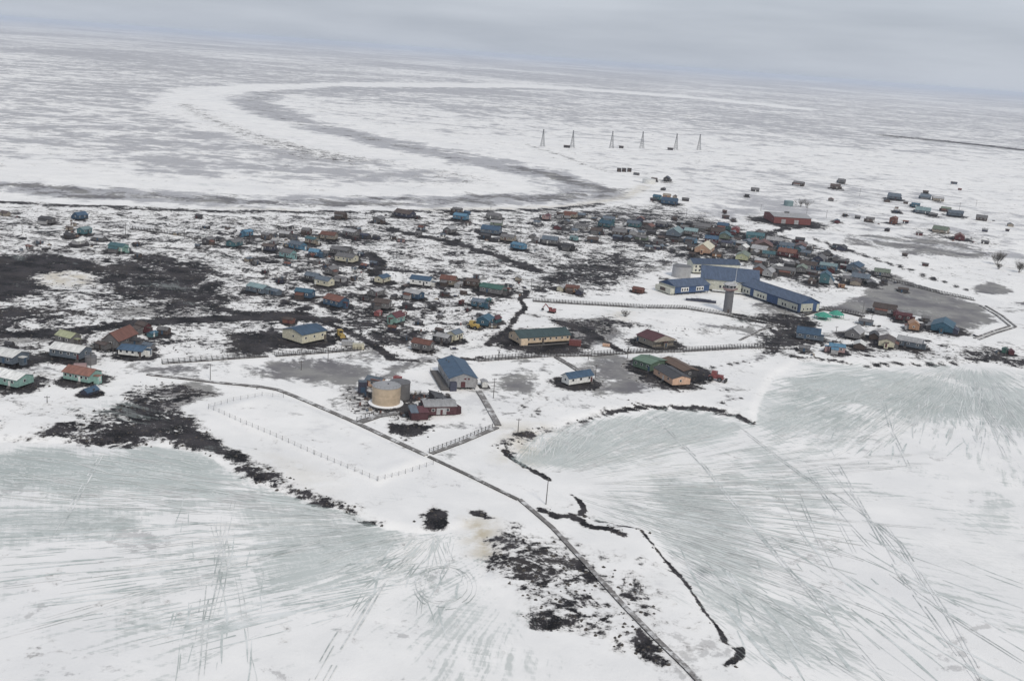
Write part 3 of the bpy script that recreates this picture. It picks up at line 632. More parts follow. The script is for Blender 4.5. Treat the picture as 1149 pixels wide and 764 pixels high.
    s1 = streaks(a1.x, a1.y, 64, .035, 0); s2 = streaks(a2.x, a2.y, 80, .04, 0); s3 = streaks(a3.x, a3.y, 55, .04, 0)
    st = mth('ADD', mth('ADD', mth('MULTIPLY', s1, attr('w1')), mth('MULTIPLY', s2, attr('w2'))), mth('MULTIPLY', s3, attr('w3')))
    l1 = lines(112, .9, .016); l2 = lines(-9, .9, .022)
    st = mth('ADD', mth('MULTIPLY', st, .62), mth('ADD', mth('MULTIPLY', l1, .16), mth('MULTIPLY', l2, .22)))
    rid = mr(mth('ABSOLUTE', mth('SUBTRACT', st, .505), 0), .0, .022, 1, 0)
    rid2 = mr(mth('ABSOLUTE', mth('SUBTRACT', l1, .5), 0), .0, .010, 1, 0)
    st = mr(st, .38, .62, 0, 1, False)
    cloud = mr(noise(.026, 8, .6, None, .5), .28, .72, 0, 1, False)
    ni = mth('ADD', mth('MULTIPLY', st, .42), mth('MULTIPLY', cloud, .58))
    ni = mr(ni, .20, .80, 0, 1, False)
    f_ice = mr(mth('SUBTRACT', attr('ice'), ni), -.20, .16, 0, 1)
    f_ice = mth('SUBTRACT', f_ice, mth('MULTIPLY', mth('MULTIPLY', rid, f_ice), .6))
    gate = mr(noise(.008, 3, .5), .48, .58)
    f_ice = mth('MAXIMUM', f_ice, mth('MULTIPLY', mth('MULTIPLY', mth('MAXIMUM', rid2, mth('MULTIPLY', rid, .6)), gate), mr(attr('ice'), .1, .45, 0, .62)))
    f_ice = mth('MULTIPLY', f_ice, mr(attr('ice'), .1, .8, .5, .86, False))
    icol = mix(mr(noise(.018, 5, .6), .35, .65), (.44, .485, .468), (.33, .375, .358))
    icol = mix(mr(noise(.9, 5, .6), .55, .75, 0, .6), icol, (.50, .54, .52))
    c = mix(f_ice, c, icol)
    lk(c, bs.inputs['Base Color'])
    rg = N.new('ShaderNodeMix'); rg.data_type = 'FLOAT'; lk(f_ice, rg.inputs[0]); rg.inputs[2].default_value = .85; rg.inputs[3].default_value = .42
    lk(rg.outputs[0], bs.inputs['Roughness'])
    bs.inputs['Specular IOR Level'].default_value = .08
    bp = N.new('ShaderNodeBump'); bp.inputs['Strength'].default_value = .55; bp.inputs['Distance'].default_value = .5
    hh = mth('ADD', mth('MULTIPLY', snow_n, 1.0), mth('MULTIPLY', fine, .35)); hh = mth('ADD', hh, mth('MULTIPLY', f_bare, .12))
    lk(hh, bp.inputs['Height']); lk(bp.outputs[0], bs.inputs['Normal'])
    return mt
GM = ground_material()

nr, nc = GR.shape
idx = np.arange(nr * nc).reshape(nr, nc)
nx = np.roll(idx, -1, axis=1)
quads = np.stack([idx[:-1].ravel(), idx[1:].ravel(), nx[1:].ravel(), nx[:-1].ravel()], 1)[:, ::-1]
qlake = (lake[quads].sum(1) >= 3); qriv = ((sdR > 0)[quads].sum(1) >= 3); qpond = ((sdP > 0)[quads].sum(1) >= 3)
def sheet(name, q, centre=False):
    u, inv = np.unique(q, return_inverse=True)
    q2 = inv.reshape(-1, 4)
    me = bpy.data.meshes.new(name)
    n = len(u)
    P = np.stack([X[u], Y[u], Z[u]], 1)
    tri = None
    if centre:
        P = np.vstack([P, [[0, 0, -.9]]])
    nl = len(q2) * 4 + (3 * nc if centre else 0)
    me.vertices.add(len(P)); me.vertices.foreach_set('co', P.ravel())
    li = q2.ravel()
    starts = np.arange(len(q2)) * 4
    if centre:
        inner = np.searchsorted(u, idx[0]); t3 = np.stack([np.full(nc, n), np.roll(inner, -1), inner], 1)
        starts = np.concatenate([starts, len(li) + np.arange(nc) * 3]); li = np.concatenate([li, t3.ravel()])
    me.loops.add(len(li)); me.loops.foreach_set('vertex_index', li.astype(np.int32))
    me.polygons.add(len(starts)); me.polygons.foreach_set('loop_start', starts.astype(np.int32))
    me.update(calc_edges=True); me.validate()
    for k, a in A.items():
        at_ = me.attributes.new(k, 'FLOAT', 'POINT')
        vals = a[u].astype(np.float32)
        if centre: vals = np.append(vals, np.float32(0))
        at_.data.foreach_set('value', vals)
    me.materials.append(GM)
    me.shade_smooth()
    o = bpy.data.objects.new(name, me); col.objects.link(o)
    return tag(o, kind='structure')
# wheel and runner tracks across the lagoon, pressed into the surface
def track_sheet(name, lines, key, rough, lift, other, twin=True):
    mb = MB()
    for q, (pts, wd) in enumerate(lines):
        P = []
        for a, b in zip(pts[:-1], pts[1:]):
            n = max(2, int((b - a).length / 3.0)); P += [a.lerp(b, i / n) for i in range(n)]
        P.append(pts[-1])
        ax, ay = np.array([p.x for p in P]), np.array([p.y for p in P])
        hh = height(ax, ay) + lift + q * .00005; wet = sdf_poly(ax, ay, LANDW) < -2
        for off in ((-.55, .55) if twin else (0,)):
            vs = []; fs = []
            for i, p in enumerate(P):
                d = (P[min(i + 1, len(P) - 1)] - P[max(i - 1, 0)]).normalized(); nn = Vector((-d.y, d.x))
                w = wd * (.25 + .75 * min(1, 4 * min(i, len(P) - 1 - i) / len(P))) * (.7 + .6 * rnd(i // 3, q))
                for s_ in (-1, 1):
                    v = p + nn * (off + s_ * w / 2); vs.append((v.x, v.y, hh[i]))
                if i and wet[i] and wet[i - 1] and rnd(i // 2, q, off) > .18: fs.append((2 * i - 2, 2 * i, 2 * i + 1, 2 * i - 1))
            mb.add(vs, fs)
    mt = paint(key, rough, 0, .12, .2); nt = mt.node_tree
    old = nt.nodes['Principled BSDF'].inputs['Base Color'].links[0].from_socket
    g = nt.nodes.new('ShaderNodeNewGeometry'); n = nt.nodes.new('ShaderNodeTexNoise'); n.inputs['Scale'].default_value = .10; n.inputs['Detail'].default_value = 8; n.inputs['Roughness'].default_value = .75
    nt.links.new(g.outputs['Position'], n.inputs['Vector'])
    r = nt.nodes.new('ShaderNodeMapRange'); r.inputs[1].default_value = .42; r.inputs[2].default_value = .58; nt.links.new(n.outputs[0], r.inputs[0])
    m_ = nt.nodes.new('ShaderNodeMix'); m_.data_type = 'RGBA'; nt.links.new(r.outputs[0], m_.inputs[0]); nt.links.new(old, m_.inputs[6]); m_.inputs[7].default_value = (*other, 1)
    nt.links.new(m_.outputs[2], nt.nodes['Principled BSDF'].inputs['Base Color'])
    return tag(mb.build(name, mt), kind='structure')
def fan(n, seed, f, x0, x1, y0, y1, r0, r1):
    r = random.Random(seed); out = []
    for i in range(n):
        a = Vector(at(f[0] + r.uniform(-12, 12), f[1] + r.uniform(-3, 3))[:2]); b = Vector(at(r.uniform(x0, x1), r.uniform(y0, y1))[:2])
        t0 = r.uniform(*r0); t1 = min(1.1, t0 + r.uniform(*r1))
        d = b - a; nn = Vector((-d.y, d.x)).normalized() * d.length * r.uniform(-.05, .05)
        out.append(([a + d * t + nn * 4 * t * (1 - t) for t in (t0, (t0 * 2 + t1) / 3, (t0 + t1 * 2) / 3, t1)], r.uniform(.10, .30)))
    return out
L2 = lambda pts, w=.35: ([Vector(at(*p)[:2]) for p in pts], w)
ruts = fan(36, 1, (1085, 402), 850, 1200, 470, 560, (.15, .55), (.2, .5)) + fan(44, 2, (610, 542), 860, 1200, 470, 660, (.25, .6), (.12, .4)) + fan(26, 3, (620, 550), 820, 1100, 640, 800, (.25, .6), (.15, .45)) + fan(44, 4, (480, 582), -40, 330, 520, 720, (.15, .7), (.12, .35)) + fan(12, 5, (500, 590), 280, 520, 640, 720, (.1, .4), (.2, .5)) + fan(6, 6, (240, 560), 180, 300, 740, 800, (.1, .6), (.2, .4)) + fan(6, 7, (860, 440), 980, 1180, 730, 800, (.3, .6), (.2, .4))
ruts += [L2([(820, 470), (900, 530), (965, 570), (1010, 605), (1060, 680), (1110, 770)], .5), L2([(930, 500), (1010, 640), (1100, 764)], .4), L2([(700, 430), (790, 520), (880, 630), (1000, 764)], .45), L2([(1000, 640), (1070, 690), (1149, 740)], .5), L2([(360, 770), (385, 725), (430, 650), (470, 610)], .5), L2([(345, 768), (372, 720), (410, 660)], .4), L2([(225, 764), (232, 690), (250, 610), (262, 560)], .4), L2([(60, 600), (95, 540), (115, 505)], .4), L2([(990, 440), (1000, 480), (1020, 520)], .4),
         L2([(500 + 33 * math.cos(a * .35), 655 + 24 * math.sin(a * .35)) for a in range(19)], .35), L2([(496 + 27 * math.cos(a * .35), 652 + 20 * math.sin(a * .35)) for a in range(19)], .3)]
packed = fan(60, 11, (1085, 402), 840, 1200, 455, 520, (.1, .6), (.2, .5)) + fan(50, 12, (604, 538), 600, 830, 462, 500, (.2, .7), (.2, .5)) + fan(40, 13, (610, 542), 760, 1000, 500, 640, (.2, .6), (.2, .4)) + fan(34, 14, (470, 582), -20, 420, 505, 640, (.15, .7), (.15, .4)) + fan(26, 15, (490, 585), 380, 540, 610, 700, (.05, .4), (.2, .5))
def dashes(n, seed, poly, f, spread, l0, l1, w0, w1):
    r = random.Random(seed); out = []; xs = [p[0] for p in poly]; ys = [p[1] for p in poly]; fw = Vector(at(*f)[:2])
    while len(out) < n:
        x, y = r.uniform(min(xs), max(xs)), r.uniform(min(ys), max(ys))
        if not inside(np.array([x]), np.array([y]), poly)[0]: continue
        p = Vector(at(x, y)[:2]); d = (p - fw).normalized(); a = r.gauss(0, spread); d = Vector((d.x * math.cos(a) - d.y * math.sin(a), d.x * math.sin(a) + d.y * math.cos(a)))
        l = r.uniform(l0, l1) / 2; bend = Vector((-d.y, d.x)) * l * r.uniform(-.06, .06)
        out.append(([p - d * l, p + bend, p + d * l], r.uniform(w0, w1)))
    return out
LP = [(60, 590), (200, 575), (440, 596), (430, 650), (350, 700), (230, 720), (90, 690), (20, 640)]
streak_l = dashes(120, 31, LP, (900, 560), .07, 8, 42, .3, 1.0) + dashes(36, 32, [(-20, 540), (200, 560), (160, 600), (-20, 610)], (900, 560), .12, 8, 30, .3, .8) + dashes(26, 33, [(200, 560), (300, 560), (290, 760), (190, 760)], (250, 420), .09, 8, 26, .2, .5)
streak_l += dashes(70, 34, [(700, 545), (860, 500), (960, 540), (900, 610), (760, 600)], (560, 545), .12, 8, 34, .3, .9) + dashes(56, 35, [(850, 480), (930, 440), (1149, 440), (1149, 520), (960, 510)], (1085, 390), .12, 6, 26, .3, .8) + dashes(64, 36, [(760, 600), (900, 590), (1149, 640), (1149, 764), (880, 764), (800, 690)], (640, 440), .14, 10, 40, .3, 1.0) + dashes(30, 37, [(380, 600), (540, 605), (500, 700), (400, 680)], (500, 560), .2, 6, 24, .2, .6)
white_l = dashes(90, 41, [(0, 505), (200, 505), (360, 570), (0, 560)], (700, 600), .15, 8, 40, .3, .8) + dashes(120, 42, [(590, 495), (690, 466), (830, 474), (760, 510), (640, 528)], (596, 540), .12, 6, 22, .25, .7) + dashes(170, 43, [(860, 440), (910, 410), (1149, 418), (1149, 490), (870, 490)], (1085, 390), .16, 6, 26, .3, .9) + dashes(90, 44, [(720, 540), (900, 520), (940, 640), (800, 640)], (570, 540), .12, 8, 30, .3, .8)
CL['paleice'] = (.50, .545, .53)
CL['packedsnow'] = (.74, .745, .735); CL['rutice'] = (.47, .51, .50)
track_sheet('ice_tracks', ruts, 'rutice', .7, .078, (.76, .76, .755))
track_sheet('bare_ice_streaks', streak_l, 'paleice', .7, .030, (.72, .735, .73), False)
track_sheet('snow_streaks', white_l, 'packedsnow', .9, .068, (.68, .69, .68), False)
track_sheet('snow_tracks', packed, 'packedsnow', .9, .092, (.60, .635, .62))
sheet('ground', quads[~qlake & ~qriv & ~qpond])
sheet('frozen_lagoon', quads[qlake], True)
sheet('frozen_river', quads[qriv & ~qlake])
sheet('frozen_pond', quads[qpond & ~qlake & ~qriv])

# ------------------------------------------------------------------ the air: thin even haze
hm = bpy.data.materials.new('haze_air'); hm.use_nodes = True
hn = hm.node_tree; hn.nodes.clear()
hv = hn.nodes.new('ShaderNodeVolumePrincipled'); ho = hn.nodes.new('ShaderNodeOutputMaterial')
hv.inputs['Color'].default_value = (.76, .82, .92, 1); hv.inputs['Density'].default_value = 4.4e-5
hv.inputs['Anisotropy'].default_value = .25
hn.links.new(hv.outputs[0], ho.inputs['Volume'])
hb = MB().box(-58000, 58000, -58000, 58000, -3.5, 150).build('haze', hm)
tag(hb, kind='stuff')

# ------------------------------------------------------------------ labels from what stands nearby
MARKS = [('the beige fuel tank', 433, 445), ('the big blue-roofed hall', 518, 425), ('the blue-roofed school', 800, 322), ('the grey lookout tower', 816, 340), ('the silver water tank', 764, 308),
 ('the long beige building', 606, 384), ('the maroon-roofed house', 735, 386), ('the peach house', 756, 428), ('the red warehouse', 885, 250), ('the blue-roofed cream house', 342, 382), ('the tall grey barn', 134, 386),
 ('the orange-roofed mint house', 95, 428), ('the olive grey pond', 1040, 345), ('the orange cabin', 1024, 371), ('the long green-roofed house', 553, 330), ('the long slate-walled house', 454, 245), ('the row of masts', 700, 168),
 ('the bright blue riverbank house', 517, 248), ('the rusty-roofed blue house', 377, 345), ('the teal-roofed mint house', 133, 284), ('the red excavator', 619, 350), ('the tall teal cabin', 925, 319), ('the yellow-green cabin', 833, 293), ('the river bend', 715, 220)]
USED = {}
ORD = ['', 'second', 'third', 'fourth', 'fifth', 'sixth', 'seventh', 'eighth', 'ninth', 'tenth', 'eleventh', 'twelfth']
def rel(px, py):
    best = None
    for nm, mx_, my_ in MARKS:
        dx, dy = px - mx_, (py - my_) * 1.7
        d = math.hypot(dx, dy)
        if d > 9 and (best is None or d < best[0]): best = (d, nm, dx, dy)
    d, nm, dx, dy = best
    if abs(dx) > abs(dy) * 1.3: w = 'left of' if dx < 0 else 'right of'
    else: w = 'behind' if dy < 0 else 'in front of'
    return d, w + ' ' + nm
def labels_for(items):
    """items: (px, py, description) -> a label for each, ranked where look-alikes share a neighbour"""
    out = [None] * len(items); grp = {}
    for i, (px, py, ds) in enumerate(items):
        d, r = rel(px, py); grp.setdefault((ds, r), []).append((d, i))
    for (ds, r), lst in grp.items():
        lst.sort()
        for k, (d, i) in enumerate(lst):
            if len(lst) == 1: t = '%s %s' % (ds, r)
            elif k == 0: t = '%s closest %s' % (ds, r)
            else: t = '%s %s closest %s' % (ds, ORD[k], r)
            if len(t.split()) > 16: import re; t = re.sub(' with .*? roof', '', t)
            out[i] = t
    return out
def word(k): return WORD.get(k, k)

GLASS = paint((.03, .035, .045), .25, 0, .2)
TRIM = paint('white', .6, 0, .2)
WOOD = paint((.125, .118, .115), .85, 0, .5, 2.0)
DARKWOOD = paint((.052, .049, .050), .9, 0, .5, 2.0)
def planks_mat():
    mt = paint((.20, .19, .185), .9, 0, .45, 1.7).copy(); nt = mt.node_tree; bs = nt.nodes['Principled BSDF']
    old = bs.inputs['Base Color'].links[0].from_socket
    g = nt.nodes.new('ShaderNodeNewGeometry'); n = nt.nodes.new('ShaderNodeTexNoise'); n.inputs['Scale'].default_value = .22; n.inputs['Detail'].default_value = 7; n.inputs['Roughness'].default_value = .7
    nt.links.new(g.outputs['Position'], n.inputs['Vector'])
    r = nt.nodes.new('ShaderNodeMapRange'); r.inputs[1].default_value = .50; r.inputs[2].default_value = .60; r.inputs[4].default_value = .8; nt.links.new(n.outputs[0], r.inputs[0])
    m_ = nt.nodes.new('ShaderNodeMix'); m_.data_type = 'RGBA'; nt.links.new(r.outputs[0], m_.inputs[0]); nt.links.new(old, m_.inputs[6]); m_.inputs[7].default_value = (.7, .7, .7, 1)
    nt.links.new(m_.outputs[2], bs.inputs['Base Color']); return mt
PLANK = planks_mat()
STEEL = paint((.17, .175, .185), .5, .4, .3)
SNOWM = paint((.76, .765, .78), .9, 0, .08, .6)
RUBBER = paint((.02, .02, .022), .8, 0, .3)
DOORC = [paint('maroon'), paint('white'), paint('brown'), paint('blue'), paint('darkgrey')]

def gable(root, M, L, W, z0, eave, rise, wall, roof, nwin=2, pipe=True, porch=None, over=.35, winh=.9, doors=True, hipped=False, beams=True, sides=(-1, 1), endwin=1, seed=0.0, lean=0, lean_wall=None, lean_roof=None):
    """one gabled block under a building: x along the ridge"""
    h, q = L / 2, W / 2
    wm, rm = wall_m(wall), roof_m(roof)
    sl = rise / q
    b = MB().ext([(-q, z0), (q, z0), (q, eave), (0, eave + rise), (-q, eave)], -h, h, M)
    b.build('wall', wm, root)
    t = .16; o = over
    yl = q + o; ze = eave - o * sl + .03
    prof = [(-yl, ze), (0, eave + rise + .03), (yl, ze), (yl, ze + t), (0, eave + rise + .03 + t), (-yl, ze + t)]
    r = MB()
    if hipped:
        hp = min(q * .9, h * .5)
        zt = eave + rise + t
        vs = [Vector(v) for v in ((-h - o, -yl, ze), (h + o, -yl, ze), (h + o, yl, ze), (-h - o, yl, ze), (-h - o, -yl, ze + t), (h + o, -yl, ze + t), (h + o, yl, ze + t), (-h - o, yl, ze + t), (-h + hp, 0, zt + .03), (h - hp, 0, zt + .03))]
        r.add([M @ v for v in vs], [(3, 2, 1, 0), (0, 1, 5, 4), (1, 2, 6, 5), (2, 3, 7, 6), (3, 0, 4, 7), (4, 5, 9, 8), (6, 7, 8, 9), (5, 6, 9), (7, 4, 8)])
    else:
        r.ext(prof, -h - o, h + o, M)
    ro = r.build('roof', rm, root)
    if not hipped and L > 5:
        MB().box(-h - o, h + o, -.14, .14, eave + rise + t + .0, eave + rise + t + .10, M).build('ridge_cap', rm, ro)
    if beams and z0 > .25:
        for y in (-q * .62, q * .62):
            MB().box(-h + .2, h - .2, y - .18, y + .18, -.5, z0 - .004, M).build('foundation_beam', DARKWOOD, root)
    wz = z0 + (eave - z0) * .42
    for s in sides:
        for i in range(nwin):
            x = -h + L * (i + .5) / nwin + (.15 * rnd(seed, i, s) - .07) * L / max(nwin, 1)
            y = s * q
            wn_ = MB().box(x - .62, x + .62, min(y, y + s * .07), max(y, y + s * .07), wz, wz + winh + .2, M).build('window', TRIM, root)
            MB().box(x - .48, x + .48, min(y + s * .071, y + s * .10), max(y + s * .071, y + s * .10), wz + .1, wz + winh + .1, M).build('pane', GLASS, wn_)
    for s in (-1, 1):
        for i in range(endwin):
            y = -q + W * (i + .5) / endwin + .12 * W * (rnd(seed, s, i) - .5); x = s * h
            wn_ = MB().box(min(x, x + s * .07), max(x, x + s * .07), y - .55, y + .55, wz, wz + winh + .2, M).build('window', TRIM, root)
            MB().box(min(x + s * .071, x + s * .10), max(x + s * .071, x + s * .10), y - .42, y + .42, wz + .1, wz + winh + .1, M).build('pane', GLASS, wn_)
    if doors:
        s = -1
        x = -h + L * (.3 + .4 * rnd(seed, 5))
        if nwin: x = -h + L / nwin * (round(nwin * rnd(seed, 5)) or .04) * .98 + .5
        x = max(-h + .7, min(h - .7, x))
        MB().box(x - .45, x + .45, s * q - .12, s * q - .002, z0 + .02, z0 + 2.0, M).build('door', DOORC[int(rnd(seed, 9) * 4.99)], root)
        if z0 > .5:
            st = MB()
            for i in range(3): st.box(x - .6, x + .6, -q - .15 - .3 * (i + 1), -q - .15 - .3 * i, -.4, z0 - .05 - i * z0 / 3.2, M)
            st.build('steps', WOOD, root)
    if pipe:
        x = h * (rnd(seed, 2) - .5); y = q * .3
        zb = eave + rise * (1 - .3) - .1
        MB().tube(M @ Vector((x, y, zb)), M @ Vector((x, y, eave + rise + .9)), .13, .13, 8).build('stove_pipe', STEEL, root)
    if porch:
        pw, pl = porch
        s = 1 if rnd(seed, 7) > .4 else -1
        x0 = s * h; x1 = s * (h + pl)
        P = MB().box(min(x0, x1) + .003, max(x0, x1), -pw / 2, pw / 2, -.3, z0 + 2.1, M).build('entry_porch', wm, root)
        MB().ext([(-pw / 2 - .2, z0 + 2.104), (pw / 2 + .2, z0 + 2.104), (pw / 2 + .2, z0 + 2.2), (-pw / 2 - .2, z0 + 2.45)], min(x0, x1) + (.0 if s > 0 else -.2), max(x0, x1) + (.2 if s > 0 else 0), M).build('porch_roof', rm, P)
        MB().box(min(x1, x1 + s * .05), max(x1, x1 + s * .05), -.45, .45, z0, z0 + 1.9, M).build('door', DOORC[int(rnd(seed, 4) * 4.99)], P)
    if lean:
        s = -1 if lean < .5 else 1
        a, b = -h + L * .12, -h + L * (.5 + .3 * rnd(seed, 12)); d = 1.6 + 1.2 * rnd(seed, 13); k = .04
        f = (lambda p: p) if s > 0 else (lambda p: [(-y, z) for y, z in p][::-1])
        lt = MB().ext(f([(q + .002, -.3), (q + d, -.3), (q + d, z0 + 1.5), (q + .002, eave - .45)]), a, b, M).build('lean_to', wall_m(lean_wall or wall), root)
        MB().ext(f([(q + .004, eave - .44), (q + d + .25, z0 + 1.46), (q + d + .25, z0 + 1.58), (q + .004, eave - .32)]), a - .15, b + .15, M).build('lean_to_roof', roof_m(lean_roof or roof), lt)
    return ro

I4 = Matrix.Identity(4)
# ------------------------------------------------------------------ landmark houses
for k, (c, l, w, yw) in zip(KEY, KS):
    (A_, B_, C_, rg, st, ev, rs, wl, rf, nm, ct, lb, nw) = k
    root = thing(nm, lb, ct, c.x, c.y, yw)
    big = l > 20
    gable(root, I4, l, w, st, ev, rs, wl, rf, nw, pipe=nm == 'house', porch=(2.2, 2.0) if nm == 'house' and rnd(c.x) > .5 else None, endwin=1 if not big else 2, seed=c.x, over=.5)
    if 'maroon' in rf and nm == 'house':
        s = 1 if rg == 'x' else -1
        MB().box(l / 2, l / 2 + 2.2, -w / 2, w / 2, st - .15, st, I4).build('porch_deck', WOOD, root)
        for y in (-w / 2 + .2, 0, w / 2 - .2): MB().tube((l / 2 + 2.0, y, st - .6), (l / 2 + 2.0, y, ev - .1), .12).build('porch_post', WOOD, root)
        MB().ext([(-w / 2 - .4, ev - .05), (w / 2 + .4, ev - .05), (0, ev + rs + .1)], l / 2 + .55, l / 2 + 2.4, I4).build('porch_gable', wall_m('tan'), root)
    if nm == 'warehouse':
        for i in range(2):
            MB().box(-l * .3 + i * l * .35, -l * .3 + i * l * .35 + 4, -w / 2 - .08, -w / 2 - .002, .5, 4.4).build('loading_door', wall_m('palegrey'), root)
        MB().box(-3, 1, -1.2, 1.2, ev + rs - .8, ev + rs + 1.3).build('roof_vent', STEEL, root)
    if nm == 'barn':
        MB().box(l / 2, l / 2 + .06, -1.5, 1.5, .2, 3.0).build('barn_door', DARKWOOD, root)
    if nm == 'long_building':
        MB().box(-l / 2 - .1, -l / 2 + 3.4, -w / 2 - 1.6, -w / 2 - .004, .2, 3.4).build('entry_porch', wall_m('beige'), root)
        MB().box(-l / 2, l / 2, -w / 2 - 3.5, -w / 2 - 1.7, .35, .55).build('deck', WOOD, root)

# ------------------------------------------------------------------ all other houses and sheds
descs = []
for h_, s_ in zip(HOUSES, HS):
    px, py, w_, wl, rf, tn, op = h_
    c, l, w, yw = s_
    shed = op == 's' or l < 6.0
    kind = 'shed' if shed else 'cabin' if l < 8.5 else 'house'
    size = 'small ' if kind == 'shed' else ('long ' if l > 14.5 else '')
    ds = size + word(wl) + ' ' + kind + (' with %s roof' % word(rf) if word(rf) != word(wl) else '')
    descs.append((px, py, ds))
for (px, py, ds), lb, h_, (c, l, w, yw) in zip(descs, labels_for(descs), HOUSES, HS):
    wl, rf, op = h_[3], h_[4], h_[6]
    shed = 'shed' in ds
    kind = 'shed' if shed else 'cabin' if 'cabin' in ds else 'house'
    grp = 'sheds between the houses' if shed else 'village houses'
    root = thing(kind, lb, kind, c.x, c.y, yw, grp)
    sd = c.x + c.y
    sc_ = min(1.0, l / 9.0)
    z0 = .15 if shed else .55 + .4 * rnd(sd)
    ev = z0 + (2.0 if shed else 2.55 + .35 * rnd(sd, 1)) * (1.9 if op == 't' else 1.0)
    if shed: ev = min(ev, z0 + max(1.5, w * .62))
    rs = w * (.17 + .17 * rnd(sd, 2))
    if op == 'g': ev = 1.3; rs = w * .32
    near = mpp(px, py) < .75
    gable(root, I4, l, w, z0, ev, rs, wl, rf, 0 if shed else (3 if l > 10 else 2), pipe=not shed and rnd(sd, 6) > .35,
          porch=(2.0, 1.9) if (not shed and rnd(sd, 8) > .35) else None, endwin=0 if shed else 1, winh=.85, sides=(-1,) if not near else (-1, 1), doors=True, seed=sd, over=.3, lean=(rnd(sd, 20) + .01) if (not shed and rnd(sd, 21) > .45) else 0, lean_wall=random.choice((None, 'grey', 'brown', 'palegrey')), lean_roof=random.choice((None, 'grey', 'brown', 'rust')))

# ------------------------------------------------------------------ big blue-roofed hall
c, l, w, yw = fit((490.5, 414), (504, 437.5), (535, 437), 'x', L=25, W=11)
hall = thing('community_hall', 'large pale grey hall with bright blue metal roof beside the fuel tanks', 'building', c.x, c.y, yw)
gable(hall, I4, l, w, 1.0, 4.9, 2.0, 'palegrey', 'blue', 4, pipe=False, over=.5, endwin=0, doors=False, seed=3)
MB().box(l / 2, l / 2 + .08, -.9, .9, 1.1, 3.4).build('double_door', paint('maroon'), hall)
MB().box(l / 2 + .003, l / 2 + 2.0, -w / 2, -w / 2 + 2.6, -.3, 3.6).build('entry_porch', wall_m('indigo'), hall)
for y in (.8, 2.2):
    MB().box(l / 2 + .02, l / 2 + .10, y - .4, y + .4, 4.2, 4.9).build('vent', paint('maroon'), hall)
for x, y in ((-7, -2.2), (-8.5, -3.0), (-5.5, -2.6)):
    MB().tube((x, y, 5.0), (x, y, 6.6), .18).build('roof_vent', STEEL, hall)
MB().box(-l / 2 + 1, l / 2 + 1.5, -w / 2 - 3.6, -w / 2 - .15, .5, .85).build('side_deck', WOOD, hall)
for i in range(16):
    x = -l / 2 + 1 + i * (l + .3) / 15
    MB().box(x - .06, x + .06, -w / 2 - 3.58, -w / 2 - 3.46, .85, 1.9).build('rail_post', DARKWOOD, hall)
for i in range(6):
    y = -w / 2 + .5 + i * (w - 1) / 5
    MB().tube((l / 2 - .3, y, -.5), (l / 2 - .3, y, 1.0), .14).build('pile', DARKWOOD, hall)
MB().box(-l / 2 + 2, l / 2 - 6, w / 2 + .1, w / 2 + 1.8, .4, 2.3).build('lean_to', wall_m('grey'), hall)
# hut beside it
c = at(543, 434)
t = thing('generator_hut', 'small white utility hut on a dark pad beside the big blue-roofed hall', 'hut', c.x, c.y, yw)
MB().box(-2.6, 2.6, -2.2, 2.2, -.3, .12).build('pad', DARKWOOD, t)
gable(t, Matrix.Translation((0, 0, .12)), 3.2, 2.2, .05, 2.3, .4, 'white', 'palegrey', 0, False, endwin=0, seed=11)

# ------------------------------------------------------------------ fuel tanks
def tank(px, py, r, h, key, label, name='fuel_tank', topk='palegrey', taper=1.0, ring=True, dome=.5):
    c = at(px, py)
    t = thing(name, label, 'tank', c.x, c.y)
    mt = paint(key, .55, .1, .22, .5)
    MB().lathe([(r, -.3), (r * taper, h)], 48).build('shell', mt, t, True)
    MB().lathe([(r * taper + .12, h - .02), (r * taper + .12, h + .16), (r * .5 * taper, h + dome * .7), (.4, h + dome)], 48).build('roof', paint(topk, .5, .1, .2, .6), t, True)
    for k in range(2, 3):
        MB().lathe([(r * (1 + (taper - 1) * k / 4) + .02, h * k / 4), (r * (1 + (taper - 1) * k / 4) + .05, h * k / 4 + .05), (r * (1 + (taper - 1) * k / 4) + .02, h * k / 4 + .1)], 48).build('weld_band', mt, t, True)
    if ring:
        MB().lathe([(r + 1.3, -.4), (r + 1.3, .25), (r + .9, .38), (r + .02, .42)], 40).build('plinth', SNOWM, t, True)
        lad = MB()
        for s in (-.25, .25): lad.box(-r - .35, -r - .27, s - .03, s + .03, .2, h + 1)
        for i in range(int(h / .4)): lad.box(-r - .34, -r - .28, -.25, .25, .4 + i * .4, .44 + i * .4)
        lad.build('ladder', STEEL, t)
        rl = MB()
        n = 20
        for i in range(n):
            a0, a1 = 2 * math.pi * i / n, 2 * math.pi * (i + 1) / n
            p = [(r * .96 * math.cos(a), r * .96 * math.sin(a)) for a in (a0, a1)]
            rl.tube((*p[0], h + .1), (*p[0], h + 1.1), .035, None, 4); rl.tube((*p[0], h + 1.05), (*p[1], h + 1.05), .03, None, 4)
        rl.build('guard_rail', STEEL, t)
        MB().tube((.6, .3, h + .3), (.6, .3, h + .9), .3, .3, 10).build('hatch', STEEL, t)
    return t
tank(433, 452.5, 5.3, 7.0, 'beige', 'round beige fuel tank with pale flat top', topk='palegrey')
tank(448, 446, 4.0, 6.2, 'grey', 'round dark grey fuel tank half hidden behind the beige tank', topk='grey', ring=False)
tank(764, 310.5, 6.2, 7.2, 'palegrey', 'silver water tank behind the left wing of the school', 'water_tank', topk='grey', taper=.94, ring=False, dome=.3)
tank(884.5, 231, 4.8, 5.0, 'paleteal', 'pale blue round tank behind the red warehouse', 'storage_tank', topk='paleteal', ring=False)
tank(728, 206, 7.5, 5.0, 'white', 'white low round tank on the snow near the river bend', 'storage_tank', topk='white', ring=False)
